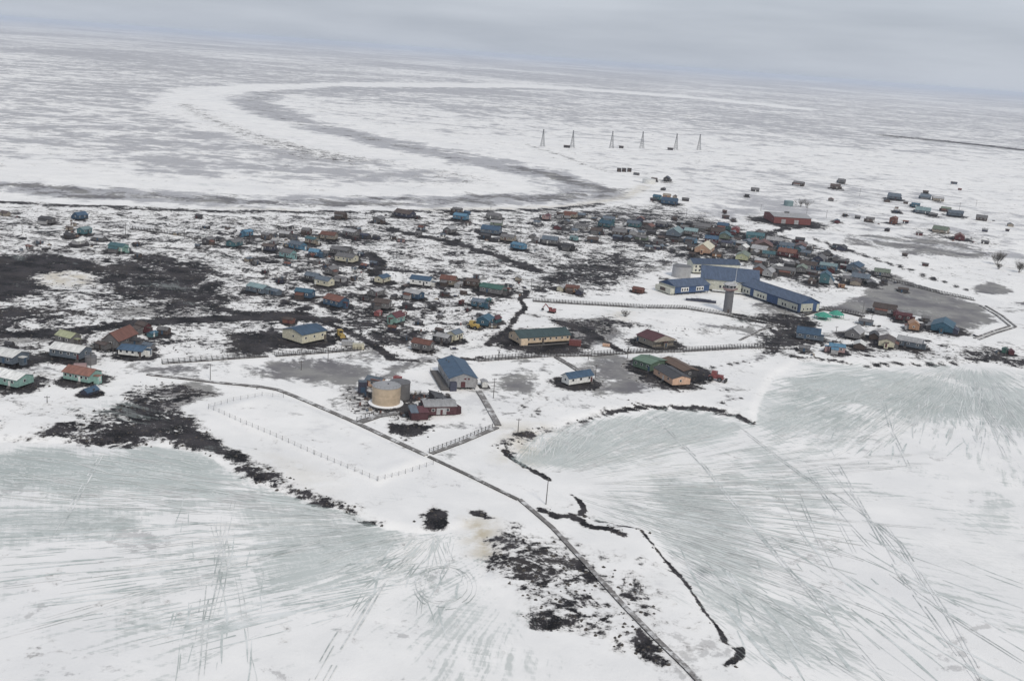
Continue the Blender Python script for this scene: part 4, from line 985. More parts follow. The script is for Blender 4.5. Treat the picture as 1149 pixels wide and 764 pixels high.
tank(102, 408, 2.2, 3.0, 'grey', 'squat grey tank behind the orange-roofed mint house', 'storage_tank', topk='grey', ring=False)
c = at(421, 433.5)
t = thing('pump_house', 'small hut with blue and rusty roof behind the beige fuel tank', 'hut', c.x, c.y, math.radians(-20))
gable(t, I4, 6.5, 4.2, .3, 2.9, 1.0, 'peach', 'bluegrey', 1, True, seed=17)
MB().box(-1.0, 3.3, -2.4, -.5, 3.2, 3.42, I4).build('rusty_sheet', paint('rust'), t)
c = at(406.5, 440)
t = thing('steel_container', 'upright dark blue steel container left of the beige fuel tank', 'container', c.x, c.y, .3)
MB().box(-1.5, 1.5, -1.4, 1.4, -.2, 4.4).build('shell', paint('indigo', .5, .2), t)
MB().box(-1.55, 1.55, -1.45, 1.45, 4.404, 4.55).build('lid', paint('bluegrey', .5, .2), t)
MB().box(-.9, .9, -1.46, -1.402, .2, 2.4).build('door', paint('blue', .5, .2), t)

# ------------------------------------------------------------------ red plant building
c, l, w, yw = fit((470, 456), (476, 467), (517.5, 466), 'y', L=8.5, W=12)
t = thing('power_plant', 'low dark red plant building with grey roof in front of the fuel tanks', 'building', c.x, c.y, yw)
CL['plantred'] = (.09, .03, .038)
gable(t, I4, l, w, .4, 3.6, 1.0, 'plantred', 'palegrey', 2, False, endwin=1, seed=21, over=.25)
MB().box(-1.5, 2.2, -w / 2 - .10, -w / 2 - .004, .5, 3.0).build('roller_door', paint('palegrey'), t)
MB().lathe([(2.6, -.3), (2.4, 2.2), (1.3, 2.9), (.3, 3.1)], 14, (l / 2 + .2, -w * .1)).build('rounded_end', wall_m('plantred'), t)
MB().box(-l / 2 - 5.6, -l / 2 + .6, -w / 2 - 4.5, -w / 2 + 1.4, .2, 3.0).build('wing', wall_m('plantred'), t)
MB().ext([(-w / 2 - 4.8, 3.004), (-w / 2 + 1.7, 3.004), (-w / 2 + 1.7, 3.9), (-w / 2 + .8, 4.0)], -l / 2 - 5.9, -l / 2 - 3.0).build('wing_roof', roof_m('bluegrey'), t)
MB().ext([(-w / 2 - 4.8, 3.008), (-w / 2 + 1.7, 3.008), (-w / 2 + 1.7, 3.5), (-w / 2 + .8, 3.6)], -l / 2 - 2.9, -l / 2 + .9).build('wing_roof', roof_m('maroon'), t)
for i in range(3): MB().tube((-l / 2 + 2 + i * 3.0, w * .22, 3.8), (-l / 2 + 2 + i * 3.0, w * .22, 6.6), .22).build('exhaust_stack', STEEL, t)
for i in range(2): MB().box(-l / 2 - 3 + i * 2.2, -l / 2 - 1.5 + i * 2.2, w * .1, w * .42, -.2, 2.2 + i * .5).build('cooler', paint('darkgrey'), t)
c = at(492, 450)
t = thing('pipe_shelter', 'dark slanted shelter between the plant and the big hall', 'shelter', c.x, c.y, math.radians(-68))
MB().ext([(-2.6, .1), (2.6, .1), (2.6, 1.4), (-2.6, 3.0)], -4.5, 4.5).build('wall', wall_m('darkgrey'), t)
MB().ext([(-2.9, 3.12), (2.9, 1.34), (2.9, 1.5), (-2.9, 3.28)], -4.8, 4.8).build('roof', roof_m('charcoal'), t)
for i in range(4): MB().ext([(-2.6, 3.2), (2.6, 1.6), (2.6, 1.68), (-2.6, 3.28)], -4.3 + i * 2.3, -3.9 + i * 2.3).build('roof_batten', STEEL, t)

# ------------------------------------------------------------------ school
c0 = at(812, 326)
school = thing('school_building', 'large school with blue roofs, cream walls and several wings behind the lookout tower', 'school', c0.x, c0.y)
oz = school.location.z
def wing(A_, B_, C_, rg, L_=None, W_=None, bc=False):
    c, l, w, yw = fit(A_, B_, C_, rg, L_, W_, bc)
    return Matrix.Translation((c.x - c0.x, c.y - c0.y, 0)) @ Matrix.Rotation(yw, 4, 'Z'), l, w
CL['schoolblue'] = (.065, .105, .185); CL['schoolwall'] = (.035, .09, .22); CL['schoolcream'] = (.52, .52, .45)
def panels(M, l, w, side, spans, z0, z1, key):
    for a, b in spans:
        x0, x1 = -l / 2 + l * a, -l / 2 + l * b
        y = side * w / 2
        MB().box(x0, x1, min(y, y + side * .05), max(y, y + side * .05), z0, z1, M).build('wall_panel', wall_m(key), school)
def wins(M, l, w, side, xs, z, ww=1.1, hh=1.5):
    for x in xs:
        x = -l / 2 + l * x; y = side * w / 2
        wn_ = MB().box(x - ww / 2 - .12, x + ww / 2 + .12, min(y + side * .052, y + side * .10), max(y + side * .052, y + side * .10), z - .1, z + hh + .1, M).build('window', TRIM, school)
        MB().box(x - ww / 2, x + ww / 2, min(y + side * .102, y + side * .13), max(y + side * .102, y + side * .13), z, z + hh, M).build('pane', GLASS, wn_)
def stilts(M, l, w, h, n):
    for i in range(n):
        for s in (-1, 1):
            x = -l / 2 + .6 + i * (l - 1.2) / (n - 1)
            MB().tube(M @ Vector((x, s * (w / 2 - .4), -.6)), M @ Vector((x, s * (w / 2 - .4), h)), .2).build('pile', STEEL, school)
# left wing
M1, l1_, w1_ = wing((732, 326), (757, 331.5), (797, 328.5), 'y', 15, 27, True)
gable(school, M1, l1_, w1_, 1.2, 5.2, 2.6, 'schoolwall', 'schoolblue', 0, False, doors=False, endwin=0, over=.6, beams=False)
stilts(M1, l1_, w1_, 1.2, 6)
# the ridge direction may run either way: the front is the side nearer the viewer
f1 = -1 if (M1 @ Vector((0, -1, 0))).y < (M1 @ Vector((0, 1, 0))).y else 1
e1 = -1 if (M1 @ Vector((-1, 0, 0))).x < (M1 @ Vector((1, 0, 0))).x else 1
for a in (.28, .72):
    panels(M1, l1_, w1_, f1, [(a - .11, a + .11)], 1.9, 4.4, 'white'); wins(M1, l1_, w1_, f1, [a - .07, a, a + .07], 2.3)
x = e1 * l1_ / 2
MB().box(min(x, x + e1 * .05), max(x, x + e1 * .05), -w1_ / 2 + .3, w1_ / 2 - .3, 1.25, 5.1, M1).build('wall_panel', wall_m('schoolcream'), school)
MB().box(min(x + e1 * .052, x + e1 * 3.2), max(x + e1 * .052, x + e1 * 3.2), -w1_ / 2 + .6, w1_ / 2 - .6, .8, 4.0, M1).build('annex', wall_m('schoolcream'), school)
MB().box(min(x + e1 * 3.21, x + e1 * 3.3), max(x + e1 * 3.21, x + e1 * 3.3), -2.4, 2.4, 1.6, 3.6, M1).build('garage_door', wall_m('brown'), school)
# main hall
M2, l2_, w2_ = wing((780, 321), (786, 325.5), (850, 332), 'y', 26, 34, True)
gable(school, M2, l2_, w2_, 1.2, 7.6, 5.6, 'schoolcream', 'schoolblue', 0, False, doors=False, endwin=0, over=.8, beams=False)
stilts(M2, l2_, w2_, 1.2, 8)
f2 = -1 if (M2 @ Vector((0, -1, 0))).y < (M2 @ Vector((0, 1, 0))).y else 1
wins(M2, l2_, w2_, f2, [.34, .40, .44, .66, .72, .76, .84], 2.6, 1.2, 1.6)
MB().ext([(f2 * w2_ / 2, 1.0), (f2 * (w2_ / 2 + 3), 1.0), (f2 * (w2_ / 2 + 3), 1.3), (f2 * w2_ / 2, 1.3)][::f2], -l2_ * .3, l2_ * .45, M2).build('walkway', SNOWM, school)
Mg = M2 @ Matrix.Translation((2.5, f2 * (w2_ / 2 + .6), 0)) @ Matrix.Rotation(math.pi / 2, 4, 'Z')
gable(school, Mg, 2.4, 9, 1.3, 5.8, 1.8, 'schoolcream', 'white', 0, False, doors=False, endwin=1, over=.4, beams=False)
# right wing
M3, l3_, w3_ = wing((838, 329), (896, 353), (919.5, 348), 'x', None, 15)
gable(school, M3, l3_, w3_, 1.3, 6.5, 3.0, 'schoolwall', 'schoolblue', 0, False, doors=False, endwin=0, over=.7, beams=False)
stilts(M3, l3_, w3_, 1.3, 9)
f3 = -1
panels(M3, l3_, w3_, f3, [(.02, .20), (.26, .48), (.66, .97)], 1.6, 5.4, 'schoolcream')
wins(M3, l3_, w3_, f3, [.06, .11, .16], 2.3, 1.2, 1.6); wins(M3, l3_, w3_, f3, [.34, .385, .43], 2.3, 1.2, 1.6); wins(M3, l3_, w3_, f3, [.74, .785, .90, .94], 2.2, 1.2, 1.6)
x = l3_ / 2
MB().box(x, x + .05, -w3_ / 2 + 1.0, w3_ * .16, 1.5, 6.1, M3).build('wall_panel', wall_m('schoolcream'), school)
MB().box(x, x + .05, w3_ * .36, w3_ / 2 - .2, 1.5, 5.6, M3).build('wall_panel', wall_m('schoolcream'), school)
for y in (-4.5, -1.5, .8):
    wn_ = MB().box(x + .052, x + .1, y - .6, y + .6, 2.4, 3.6, M3).build('window', TRIM, school)
    MB().box(x + .102, x + .13, y - .46, y + .46, 2.5, 3.5, M3).build('pane', GLASS, wn_)
# rear block
M4, l4_, w4_ = wing((774, 303), (777, 307.5), (836, 309), 'y', 11, 33, True)
gable(school, M4, l4_, w4_, 1.0, 7.0, 2.4, 'schoolcream', 'schoolblue', 0, False, doors=False, endwin=2, over=.6, beams=True)
f4 = -1 if (M4 @ Vector((0, -1, 0))).y < (M4 @ Vector((0, 1, 0))).y else 1
wins(M4, l4_, w4_, f4, [.06, .14, .22, .30], 4.4, 1.2, 1.4); wins(M4, l4_, w4_, f4, [.06, .14], 1.9, 1.2, 1.4)
MB().lathe([(1.0, 8.0), (1.0, 9.6), (.3, 9.9)], 12, tuple((M2 @ Vector((4, f2 * 5.5, 0)))[:2])).build('roof_vent', paint('blue'), school)

# ------------------------------------------------------------------ lookout tower
c = at(816, 350)
t = thing('lookout_tower', 'grey cylindrical tower with a wide snow-topped head in front of the school', 'tower', c.x, c.y)
TG = paint((.14, .14, .15), .6, .1, .25)
MB().lathe([(2.5, -.4), (2.4, 12.2)], 24).build('shaft', TG, t, True)
for i in range(3): MB().lathe([(2.46, 3 + i * 3), (2.56, 3.1 + i * 3), (2.46, 3.3 + i * 3)], 24).build('band', TG, t)
MB().lathe([(2.4, 12.2), (3.6, 13.2), (4.3, 13.3), (4.3, 13.5), (2.9, 13.6)], 24).build('deck', paint('pink', .8, 0, .4), t)
MB().lathe([(2.9, 13.5), (2.9, 15.6)], 12).build('cabin', paint('palegrey'), t)
for i in range(8):
    a = 2 * math.pi * i / 8; Mr = Matrix.Rotation(a, 4, 'Z')
    MB().box(2.86, 2.96, -.6, .6, 14.2, 15.2, Mr).build('window', GLASS, t)
    MB().box(4.15, 4.27, -.06, .06, 13.5, 14.6, Mr).build('rail_post', STEEL, t)
MB().lathe([(4.0, 15.62), (4.0, 15.8), (2.0, 16.8), (.2, 17.0)], 24).build('roof', paint((.42, .42, .43), .8, 0, .5, .5), t, True)
MB().box(-.5, .5, -2.56, -2.44, 0, 2.1).build('door', paint('brown'), t)
# ------------------------------------------------------------------ flagpole
c = at(823, 333.5)
t = thing('flagpole', 'thin white flagpole rising against the blue school roof', 'pole', c.x, c.y)
MB().tube((0, 0, -.4), (0, 0, 18.5), .16, .08, 8).build('shaft', TRIM, t)
MB().lathe([(.1, 18.5), (.22, 18.65), (.1, 18.8)], 8).build('finial', TRIM, t)

# ------------------------------------------------------------------ lattice masts
items = [(608.7, 164.3, 17.5), (642, 165.6, 17.5), (686, 166.3, 17.5), (720, 166.2, 17.0), (758, 168, 16.5), (784, 168.2, 16.2)]
names = ['leftmost', 'second', 'third', 'fourth', 'fifth', 'rightmost']
for (px, py, hp), nm in zip(items, names):
    c = at(px, py); H_ = hp * mpp(px, py)
    lb = 'tall dark lattice mast, %s of the six in the row' % (nm if nm in ('leftmost', 'rightmost') else nm + ' from the left')
    t = thing('lattice_mast', lb, 'mast', c.x, c.y, math.radians(20 * rnd(px)), 'lattice masts in a row on the tundra')
    bw, tw = H_ * .10, H_ * .018
    corner = lambda k, f: Vector((((bw * (1 - f) ** 1.25 + tw) * (1 if k in (0, 3) else -1)), ((bw * (1 - f) ** 1.25 + tw) * (1 if k in (0, 1) else -1)), H_ * f))
    for k in range(4):
        lg = MB()
        for j in range(8): lg.tube(corner(k, j / 8) - Vector((0, 0, .5 if j == 0 else 0)), corner(k, (j + 1) / 8), .26, .2, 4)
        lg.build('leg', STEEL, t)
    br = MB()
    for j in range(8):
        for k in range(4):
            a, b = corner(k, j / 8), corner((k + 1) % 4, (j + 1) / 8); br.tube(a, b, .11, None, 3)
            br.tube(corner(k, (j + 1) / 8), corner((k + 1) % 4, (j + 1) / 8), .11, None, 3)
    br.build('bracing', STEEL, t)
    MB().box(-tw * 2, tw * 2, -tw * 1.2, tw * 1.2, H_, H_ + 1.6).build('head', STEEL, t)
    for k in range(4):
        p = corner(k, 0); MB().box(p.x - .8, p.x + .8, p.y - .8, p.y + .8, -.6, .35).build('footing', paint('palegrey'), t)
for px, py, w_, lb in [(636, 166, 7, 'low dark equipment hut at the foot of the second lattice mast'), (697, 166.5, 5, 'low dark hut between the third and fourth lattice masts'), (752, 168.5, 6, 'low dark hut at the foot of the fifth lattice mast')]:
    c = at(px, py); t = thing('equipment_hut', lb, 'hut', c.x, c.y, -.1, 'huts under the lattice masts')
    gable(t, I4, w_ * mpp(px, py), 3.5, .3, 3.0, .6, 'darkgrey', 'brown', 0, False, endwin=0, seed=px)
for i, px in enumerate((694.5, 700, 706)):
    c = at(px, 193); t = thing('storage_container', 'dark grey box container, %s of three in a row beyond the river bend' % ('leftmost', 'middle one', 'rightmost')[i], 'container', c.x, c.y, -.05, 'three box containers beyond the river bend')
    MB().box(-2.6, 2.6, -2, 2, -.2, 4.4).build('shell', paint('darkgrey', .6, .1), t)
    MB().box(-2.7, 2.7, -2.1, 2.1, 4.403, 4.65).build('roof', paint('grey', .6, .1), t)
    MB().box(-1.6, 1.6, -2.08, -2.003, .1, 3.4).build('door', paint('brown', .6, .1), t)

# ------------------------------------------------------------------ boardwalks
def resample(P, step):
    out = [P[0]]; acc = 0
    for a, b in zip(P[:-1], P[1:]):
        d = (b - a).length; n = max(1, int(round(d / step)))
        for i in range(1, n + 1): out.append(a.lerp(b, i / n))
    return out
post_mesh = MB().box(-.085, .085, -.085, .085, -.7, 1.35).mesh('post', DARKWOOD)
def boardwalk(pts, width, label, rails=2, step=1.5, z=.42, name='boardwalk', cat='boardwalk', curb=True, group='boardwalks across the snow', rh=1.25):
    P = resample([Vector(at(*p)[:2]) for p in pts], .55)
    hh = height(np.array([p.x for p in P]), np.array([p.y for p in P]))
    hh = np.convolve(np.pad(hh, 6, mode='edge'), np.ones(13) / 13, mode='valid') + z
    o = P[len(P) // 2]; root = thing(name, label, cat, o.x, o.y, 0, group)
    oz_ = root.location.z
    pl = MB(); ns_ = []
    for i in range(len(P)):
        a, b = P[max(0, i - 1)], P[min(len(P) - 1, i + 1)]; d = (b - a).normalized(); ns_.append((d, Vector((-d.y, d.x))))
    for i in range(len(P) - 1):
        d, n = ns_[i]; a, b = P[i] - o, P[i + 1] - o; jz = .03 * rnd(i, width); jw = .06 * (rnd(i, 3) - .5)
        z1 = hh[i] - oz_ + jz; q = width / 2 + jw
        g = (b - a) * .94
        vs = [(a + n * q), (a + g + n * q), (a + g - n * q), (a - n * q)]
        pl.add([(v.x, v.y, z1 - .10) for v in vs] + [(v.x, v.y, z1) for v in vs], [(0, 1, 2, 3), (7, 6, 5, 4), (0, 4, 5, 1), (1, 5, 6, 2), (2, 6, 7, 3), (3, 7, 4, 0)])
    tag(pl.build('plank_deck', PLANK, root), kind='stuff')
    for s in (-1, 1):
        bm_ = MB()
        for i in range(0, len(P) - 1, 4):
            j = min(i + 4, len(P) - 1); n0, n1 = ns_[i][1], ns_[j][1]; k = s * (width / 2 - .15)
            a, b = P[i] - o + n0 * k, P[j] - o + n1 * k; za, zb = hh[i] - oz_ - .104, hh[j] - oz_ - .104
            e_ = .09
            bm_.add([(a.x - n0.x * e_, a.y - n0.y * e_, za - .65), (a.x + n0.x * e_, a.y + n0.y * e_, za - .65), (b.x + n1.x * e_, b.y + n1.y * e_, zb - .65), (b.x - n1.x * e_, b.y - n1.y * e_, zb - .65),
                     (a.x - n0.x * e_, a.y - n0.y * e_, za), (a.x + n0.x * e_, a.y + n0.y * e_, za), (b.x + n1.x * e_, b.y + n1.y * e_, zb), (b.x - n1.x * e_, b.y - n1.y * e_, zb)],
                    [(3, 2, 1, 0), (4, 5, 6, 7), (0, 1, 5, 4), (1, 2, 6, 5), (2, 3, 7, 6), (3, 0, 4, 7)])
        bm_.build('stringer', DARKWOOD, root)
    k = max(1, int(round(step / .55)))
    for s in ((-1, 1) if rails == 2 else (1,) if rails == 1 else ()):
        rl = MB(); prev = None
        for i in range(0, len(P), k):
            d, n = ns_[i]; p = P[i] - o + n * (s * (width / 2 + .10)); zz = hh[i] - oz_
            ob = bpy.data.objects.new('post', post_mesh); col.objects.link(ob); ob.parent = root
            ob.location = (p.x, p.y, zz + (rh - 1.25)); ob.rotation_euler = (0, 0, math.atan2(d.y, d.x))
            cur = Vector((p.x, p.y, zz + rh - .15))
            if prev is not None:
                rl.tube(prev, cur, .07, None, 4); rl.tube(prev - Vector((0, 0, .55)), cur - Vector((0, 0, .55)), .05, None, 4)
            prev = cur
        rl.build('hand_rail', DARKWOOD, root)
    return root
boardwalk([(165, 420.5), (230, 428), (290, 434), (312, 438), (330, 445), (400, 475), (478, 511)], 1.7, 'long bare boardwalk running past the fenced snow field to the tank yard corner', 0)
boardwalk([(481, 512.5), (530, 536), (581, 561)], 1.3, 'narrow boardwalk from the tank yard corner towards the thin shore pole', 0)
boardwalk([(583, 561), (620, 593), (660, 636), (700, 680), (735, 716), (770, 750), (800, 782)], 1.4, 'long narrow boardwalk crossing the snowy spit to the bottom edge', 0)
boardwalk([(484, 509), (520, 496), (558, 480)], 1.8, 'short railed boardwalk along the front of the tank yard', 1, 2.2)
boardwalk([(559, 478), (549, 459), (537, 439)], 2.4, 'wide boardwalk leading up to the gable of the big blue-roofed hall', 0)
boardwalk([(404, 474), (425, 467), (446, 464)], 3.0, 'ramp with a railing below the beige fuel tank', 1, 2.2)
boardwalk([(182, 408), (250, 403.5), (301, 400)], 1.8, 'railed boardwalk in the snow left of the cream house path', 2, 2.0)
boardwalk([(309, 399.5), (360, 396), (404, 392.5)], 2.2, 'railed boardwalk passing in front of the blue-roofed cream house', 2, 1.7)
boardwalk([(535, 405), (580, 402), (622, 399), (662, 399), (700, 396.5)], 2.8, 'long railed boardwalk in front of the long beige building', 2, 1.4)
boardwalk([(702, 396), (740, 395), (790, 393), (830, 390.5), (862, 389.5)], 2.6, 'railed boardwalk behind the green house and the peach house', 2, 1.4)
boardwalk([(624, 401), (638, 409), (652, 418)], 2.6, 'short branch boardwalk leading to the blue-roofed white house', 0)
boardwalk([(598, 338), (640, 340.5), (690, 343.5), (724, 345.5)], 2.8, 'railed boardwalk behind the red excavator', 2, 1.4)
boardwalk([(726, 345.6), (770, 346.5), (806, 352.5), (850, 360), (880, 367)], 2.6, 'railed boardwalk curving below the grey lookout tower', 2, 1.6)
boardwalk([(830, 382), (852, 371), (875, 364)], 1.2, 'thin plank path climbing towards the school from the railed boardwalk', 0)
boardwalk([(900, 354.5), (922, 348), (945, 350), (969, 356)], 3.0, 'railed ramp from the right end of the school', 2, 1.5, z=.9)
boardwalk([(984, 311), (1020, 320), (1060, 330), (1094, 337.5)], 1.9, 'railed boardwalk along the far bank of the olive grey pond', 2, 2.2)
boardwalk([(1100, 343), (1118, 354), (1133, 366), (1114, 372), (1093, 380)], 1.3, 'inner of the two bent boardwalks at the right of the pond', 0)
boardwalk([(1106, 343.5), (1125, 355), (1140, 367), (1116, 374.5), (1098, 381.5)], 1.3, 'outer of the two bent boardwalks at the right of the pond', 0)
boardwalk([(147, 257), (180, 261), (228, 268.5)], 2.6, 'railed boardwalk at the far left of the village near the river', 2, 2.4)

# ------------------------------------------------------------------ fence of the snow field
def fence(pts, label):
    P = resample([Vector(at(*p)[:2]) for p in pts], 3.2)
    hh = height(np.array([p.x for p in P]), np.array([p.y for p in P]))
    o = P[0]; root = thing('wire_fence', label, 'fence', o.x, o.y, 0, 'wire fences of the snow field'); oz_ = root.location.z
    ws = MB(); prev = None
    for i, p in enumerate(P):
        ob = bpy.data.objects.new('post', fpost); col.objects.link(ob); ob.parent = root
        ob.location = (p.x - o.x, p.y - o.y, hh[i] - oz_)
        cur = Vector((p.x - o.x, p.y - o.y, hh[i] - oz_))
        if prev is not None:
            for zz in (.5, 1.0, 1.4): ws.tube(prev + Vector((0, 0, zz)), cur + Vector((0, 0, zz)), .02, None, 3)
        prev = cur
    ws.build('wire', STEEL, root)
fpost = MB().tube((0, 0, -.5), (0, 0, 1.6), .07, .06, 5).mesh('post', WOOD)
fence([(234, 458), (262, 450), (294, 445), (318, 446)], 'wire fence along the far side of the snow field')
fence([(234, 459), (270, 475), (310, 492), (352, 511)], 'wire fence along the left side of the snow field')
fence([(353, 511.5), (390, 527), (423, 541)], 'low wire fence at the near left of the snow field')
fence([(424, 541), (455, 531), (486, 521)], 'wire fence along the near right side of the snow field')

# ------------------------------------------------------------------ utility poles
POLES = [(236, 426, 18, 0), (338, 415, 11, 0), (368, 405, 16, 1), (612.5, 566, 31, 0), (581, 486, 17, 0), (553.5, 447, 23, 0), (718, 666, 11, 0), (407, 316, 15, 0), (550.5, 238, 7, 0), (584, 262, 12, 0), (596, 325, 13, 0), (476.5, 357, 16, 1),
 (559, 405, 13, 1), (704, 402, 14, 1), (966.5, 360, 21, 2), (977.5, 362, 10, 0), (964.5, 220, 8, 0), (1076, 238, 10, 0), (853.5, 237, 7, 0), (927, 245, 9, 0), (938, 374, 8, 0), (102, 416, 22, 1), (127, 399, 18, 1), (53, 452, 8, 0), (141, 264, 14, 0), (207, 268, 11, 0),
 (584, 274, 13, 0), (628, 300, 12, 0), (700, 285, 10, 0), (880, 357, 13, 2), (905, 352, 10, 2), (918, 322, 8, 0), (660, 404, 10, 0), (300, 310, 11, 0), (445, 290, 11, 0), (520, 300, 11, 0), (905, 240, 7, 0), (1095, 232, 7, 0), (1128, 400, 12, 0), (840, 250, 8, 0), (770, 243, 8, 0), (180, 300, 11, 0), (25, 262, 11, 0), (668, 424, 15, 0)]
ds = [(px, py, ('thin grey wooden utility pole', 'grey utility pole with crossarm', 'tall grey lamp pole')[k]) for px, py, h_, k in POLES]
for (px, py, hp, k), lb in zip(POLES, labels_for(ds)):
    c = at(px, py); H_ = hp * mpp(px, py) * 1.03
    t = thing(('utility_pole', 'utility_pole', 'lamp_pole')[k], lb, 'pole', c.x, c.y, math.radians(30 * rnd(px)), 'poles in the village')
    MB().tube((0, 0, -.6), (0.02 * H_ * (rnd(py) - .5), 0, H_), .17, .11, 7).build('shaft', WOOD, t)
    if k < 2:
        MB().box(-.9, .9, -.07, .07, H_ - .6, H_ - .42).build('crossarm', WOOD, t)
        for x in (-.8, .8): MB().tube((x, 0, H_ - .42), (x, 0, H_ - .2), .06).build('insulator', STEEL, t)
    else:
        MB().tube((0, 0, H_ - .3), (1.5, 0, H_ + .1), .06).build('lamp_arm', STEEL, t)
        MB().box(1.2, 1.9, -.15, .15, H_ - .02, H_ + .1).build('lamp_head', STEEL, t)
    if k == 1:
        MB().tube((.3, 0, H_ - 2.0), (.3, 0, H_ - 1.0), .22, .22, 8).build('transformer', STEEL, t)

# ------------------------------------------------------------------ machines
def wheels(t, xs, y, r, w_=.35):
    for x in xs:
        for s in (-1, 1):
            wh = MB().tube((x, s * y - w_ / 2 * s, r), (x, s * y + w_ / 2 * s, r), r, r, 14).build('wheel', RUBBER, t)
            MB().tube((x, s * y + w_ / 2 * s, r), (x, s * y + (w_ / 2 + .04) * s, r), r * .5, r * .5, 10).build('rim', STEEL, wh)
def excavator(px, py, yaw, key, label, sc=1.0):
    c = at(px, py); t = thing('excavator', label, 'excavator', c.x, c.y, yaw); t.scale = (sc,) * 3
    m_ = paint(key, .5)
    for s in (-1, 1): MB().ext([(s * 1.1 - .3, .0), (s * 1.1 + .3, .0), (s * 1.1 + .3, .8), (s * 1.1 - .3, .8)], -1.9, 1.9).build('track', RUBBER, t)
    MB().box(-1.9, 1.3, -1.2, 1.2, .9, 1.5).build('turntable', m_, t)
    MB().box(-1.95, -.4, -1.22, 1.22, 1.503, 2.2).build('counterweight', m_, t)
    cb = MB().ext([(.2, 1.505), (1.2, 1.505), (1.15, 2.9), (.3, 2.9)], -.2, 1.25).build('cab', m_, t)
    MB().box(1.255, 1.28, .35, 1.1, 1.9, 2.7).build('windscreen', GLASS, cb)
    MB().tube((1.2, -.3, 1.6), (3.6, -.3, 4.0), .28, .24, 6).build('boom', m_, t)
    MB().tube((3.6, -.3, 4.1), (5.0, -.3, 1.7), .22, .17, 6).build('stick', m_, t)
    MB().ext([(-.9, .6), (.3, .6), (.3, 1.5), (-.9, 1.5)], 4.5, 5.5).build('bucket', DARKWOOD, t)
    return t
excavator(619, 351, math.radians(160), 'red', 'red tracked excavator with raised boom behind the long beige building', 1.05)
def tractor(px, py, yaw, key, label, name, cat, sc=1.0):
    c = at(px, py); t = thing(name, label, cat, c.x, c.y, yaw); t.scale = (sc,) * 3
    m_ = paint(key, .45)
    wheels(t, (-1.5, 1.5), 1.05, .75, .5)
    MB().box(-2.3, 2.2, -.75, .75, .8, 1.5).build('chassis', m_, t)
    MB().box(.3, 2.3, -.7, .7, 1.503, 2.1).build('engine_hood', m_, t)
    cb = MB().ext([(-.85, 1.504), (.85, 1.504), (.75, 3.1), (-.75, 3.1)], -1.5, .28).build('cab', m_, t)
    MB().box(.285, .31, -.62, .62, 2.15, 2.9).build('windscreen', GLASS, cb)
    for s in (-1, 1): MB().tube((.4, s * .95, 1.7), (3.0, s * .8, .9), .13).build('lift_arm', m_, t)
    MB().ext([(-1.3, .1), (1.3, .1), (1.3, 1.1), (-1.3, 1.1)], 2.95, 3.5).build('bucket', DARKWOOD, t)
    return t
tractor(803, 427, math.radians(-25), 'red', 'red tractor standing on the snow right of the peach house', 'tractor', 'tractor', 1.35)
tractor(382, 380, math.radians(-60), 'yellow', 'yellow wheel loader right of the blue-roofed cream house', 'wheel_loader', 'loader', 1.35)
tractor(531, 369, math.radians(-30), 'yellow', 'yellow loader between the dark teal houses', 'wheel_loader', 'loader', 1.3)
def container(px, py, l, w, h, yaw, key, label, name='shipping_container'):
    c = at(px, py); t = thing(name, label, 'container', c.x, c.y, yaw)
    m_ = paint(key, .55, .1, .3)
    MB().box(-l / 2, l / 2, -w / 2, w / 2, 0, h).build('shell', m_, t)
    MB().box(-l / 2 - .05, l / 2 + .05, -w / 2 - .05, w / 2 + .05, h + .002, h + .12).build('roof', m_, t)
    for i in range(int(l / .9)): MB().box(-l / 2 + .4 + i * .9, -l / 2 + .7 + i * .9, -w / 2 - .06, -w / 2 - .003, .15, h - .15).build('rib', m_, t)
    for s in (-1, 1): MB().box(l / 2 + .003, l / 2 + .07, s * w * .24 - w * .22, s * w * .24 + w * .22, .1, h - .1).build('door', m_, t)
    for s in (-1, 1): MB().box(-l / 2, l / 2, s * w * .35 - .1, s * w * .35 + .1, -.4, -.003).build('skid', DARKWOOD, t)
    t.location.z += .3
container(645, 388, 5.6, 2.4, 2.5, math.radians(-4), 'brickred', 'dark red shipping container at the right end of the long beige building')
container(402, 392, 5.0, 2.4, 2.2, math.radians(10), 'cream', 'cream box container right of the yellow wheel loader')
container(390, 388, 5.2, 2.3, 1.9, math.radians(0), 'palegrey', 'pale grey box container beside the yellow wheel loader')
container(680, 389, 3.4, 1.6, 1.0, math.radians(-10), 'peach', 'small tan box near the end of the dark slope right of the long building', 'crate')
container(90, 412, 4.6, 2.2, 1.0, math.radians(20), 'pink', 'low pale pink trailer beside the squat grey tank', 'flat_trailer')
container(446, 427, 3.0, 2.0, 1.4, math.radians(-20), 'red', 'small bright red box behind the grey fuel tank', 'crate')

# green play shelters by the school
for i, (px, py, r_) in enumerate([(923, 358, 5.2), (938, 356, 4.6)]):
    c = at(px, py); t = thing('play_shelter', ('left', 'right')[i] + ' green tent-roofed play shelter below the right end of the school', 'shelter', c.x, c.y, .3 + i, 'green play shelters')
    MB().lathe([(r_, 2.0), (r_ * .98, 2.2), (r_ * .45, 3.5), (.2, 4.2)], 7).build('canopy', paint((.06, .30, .22), .6, 0, .35), t)
    for k in range(7):
        a = 2 * math.pi * k / 7
        MB().tube((r_ * .88 * math.cos(a), r_ * .88 * math.sin(a), -.3), (r_ * .88 * math.cos(a), r_ * .88 * math.sin(a), 2.0), .12).build('post', paint((.06, .26, .2)), t)
    MB().box(-r_ * .5, r_ * .5, -.25, .25, -.2, .6).build('bench', paint((.06, .26, .2)), t)
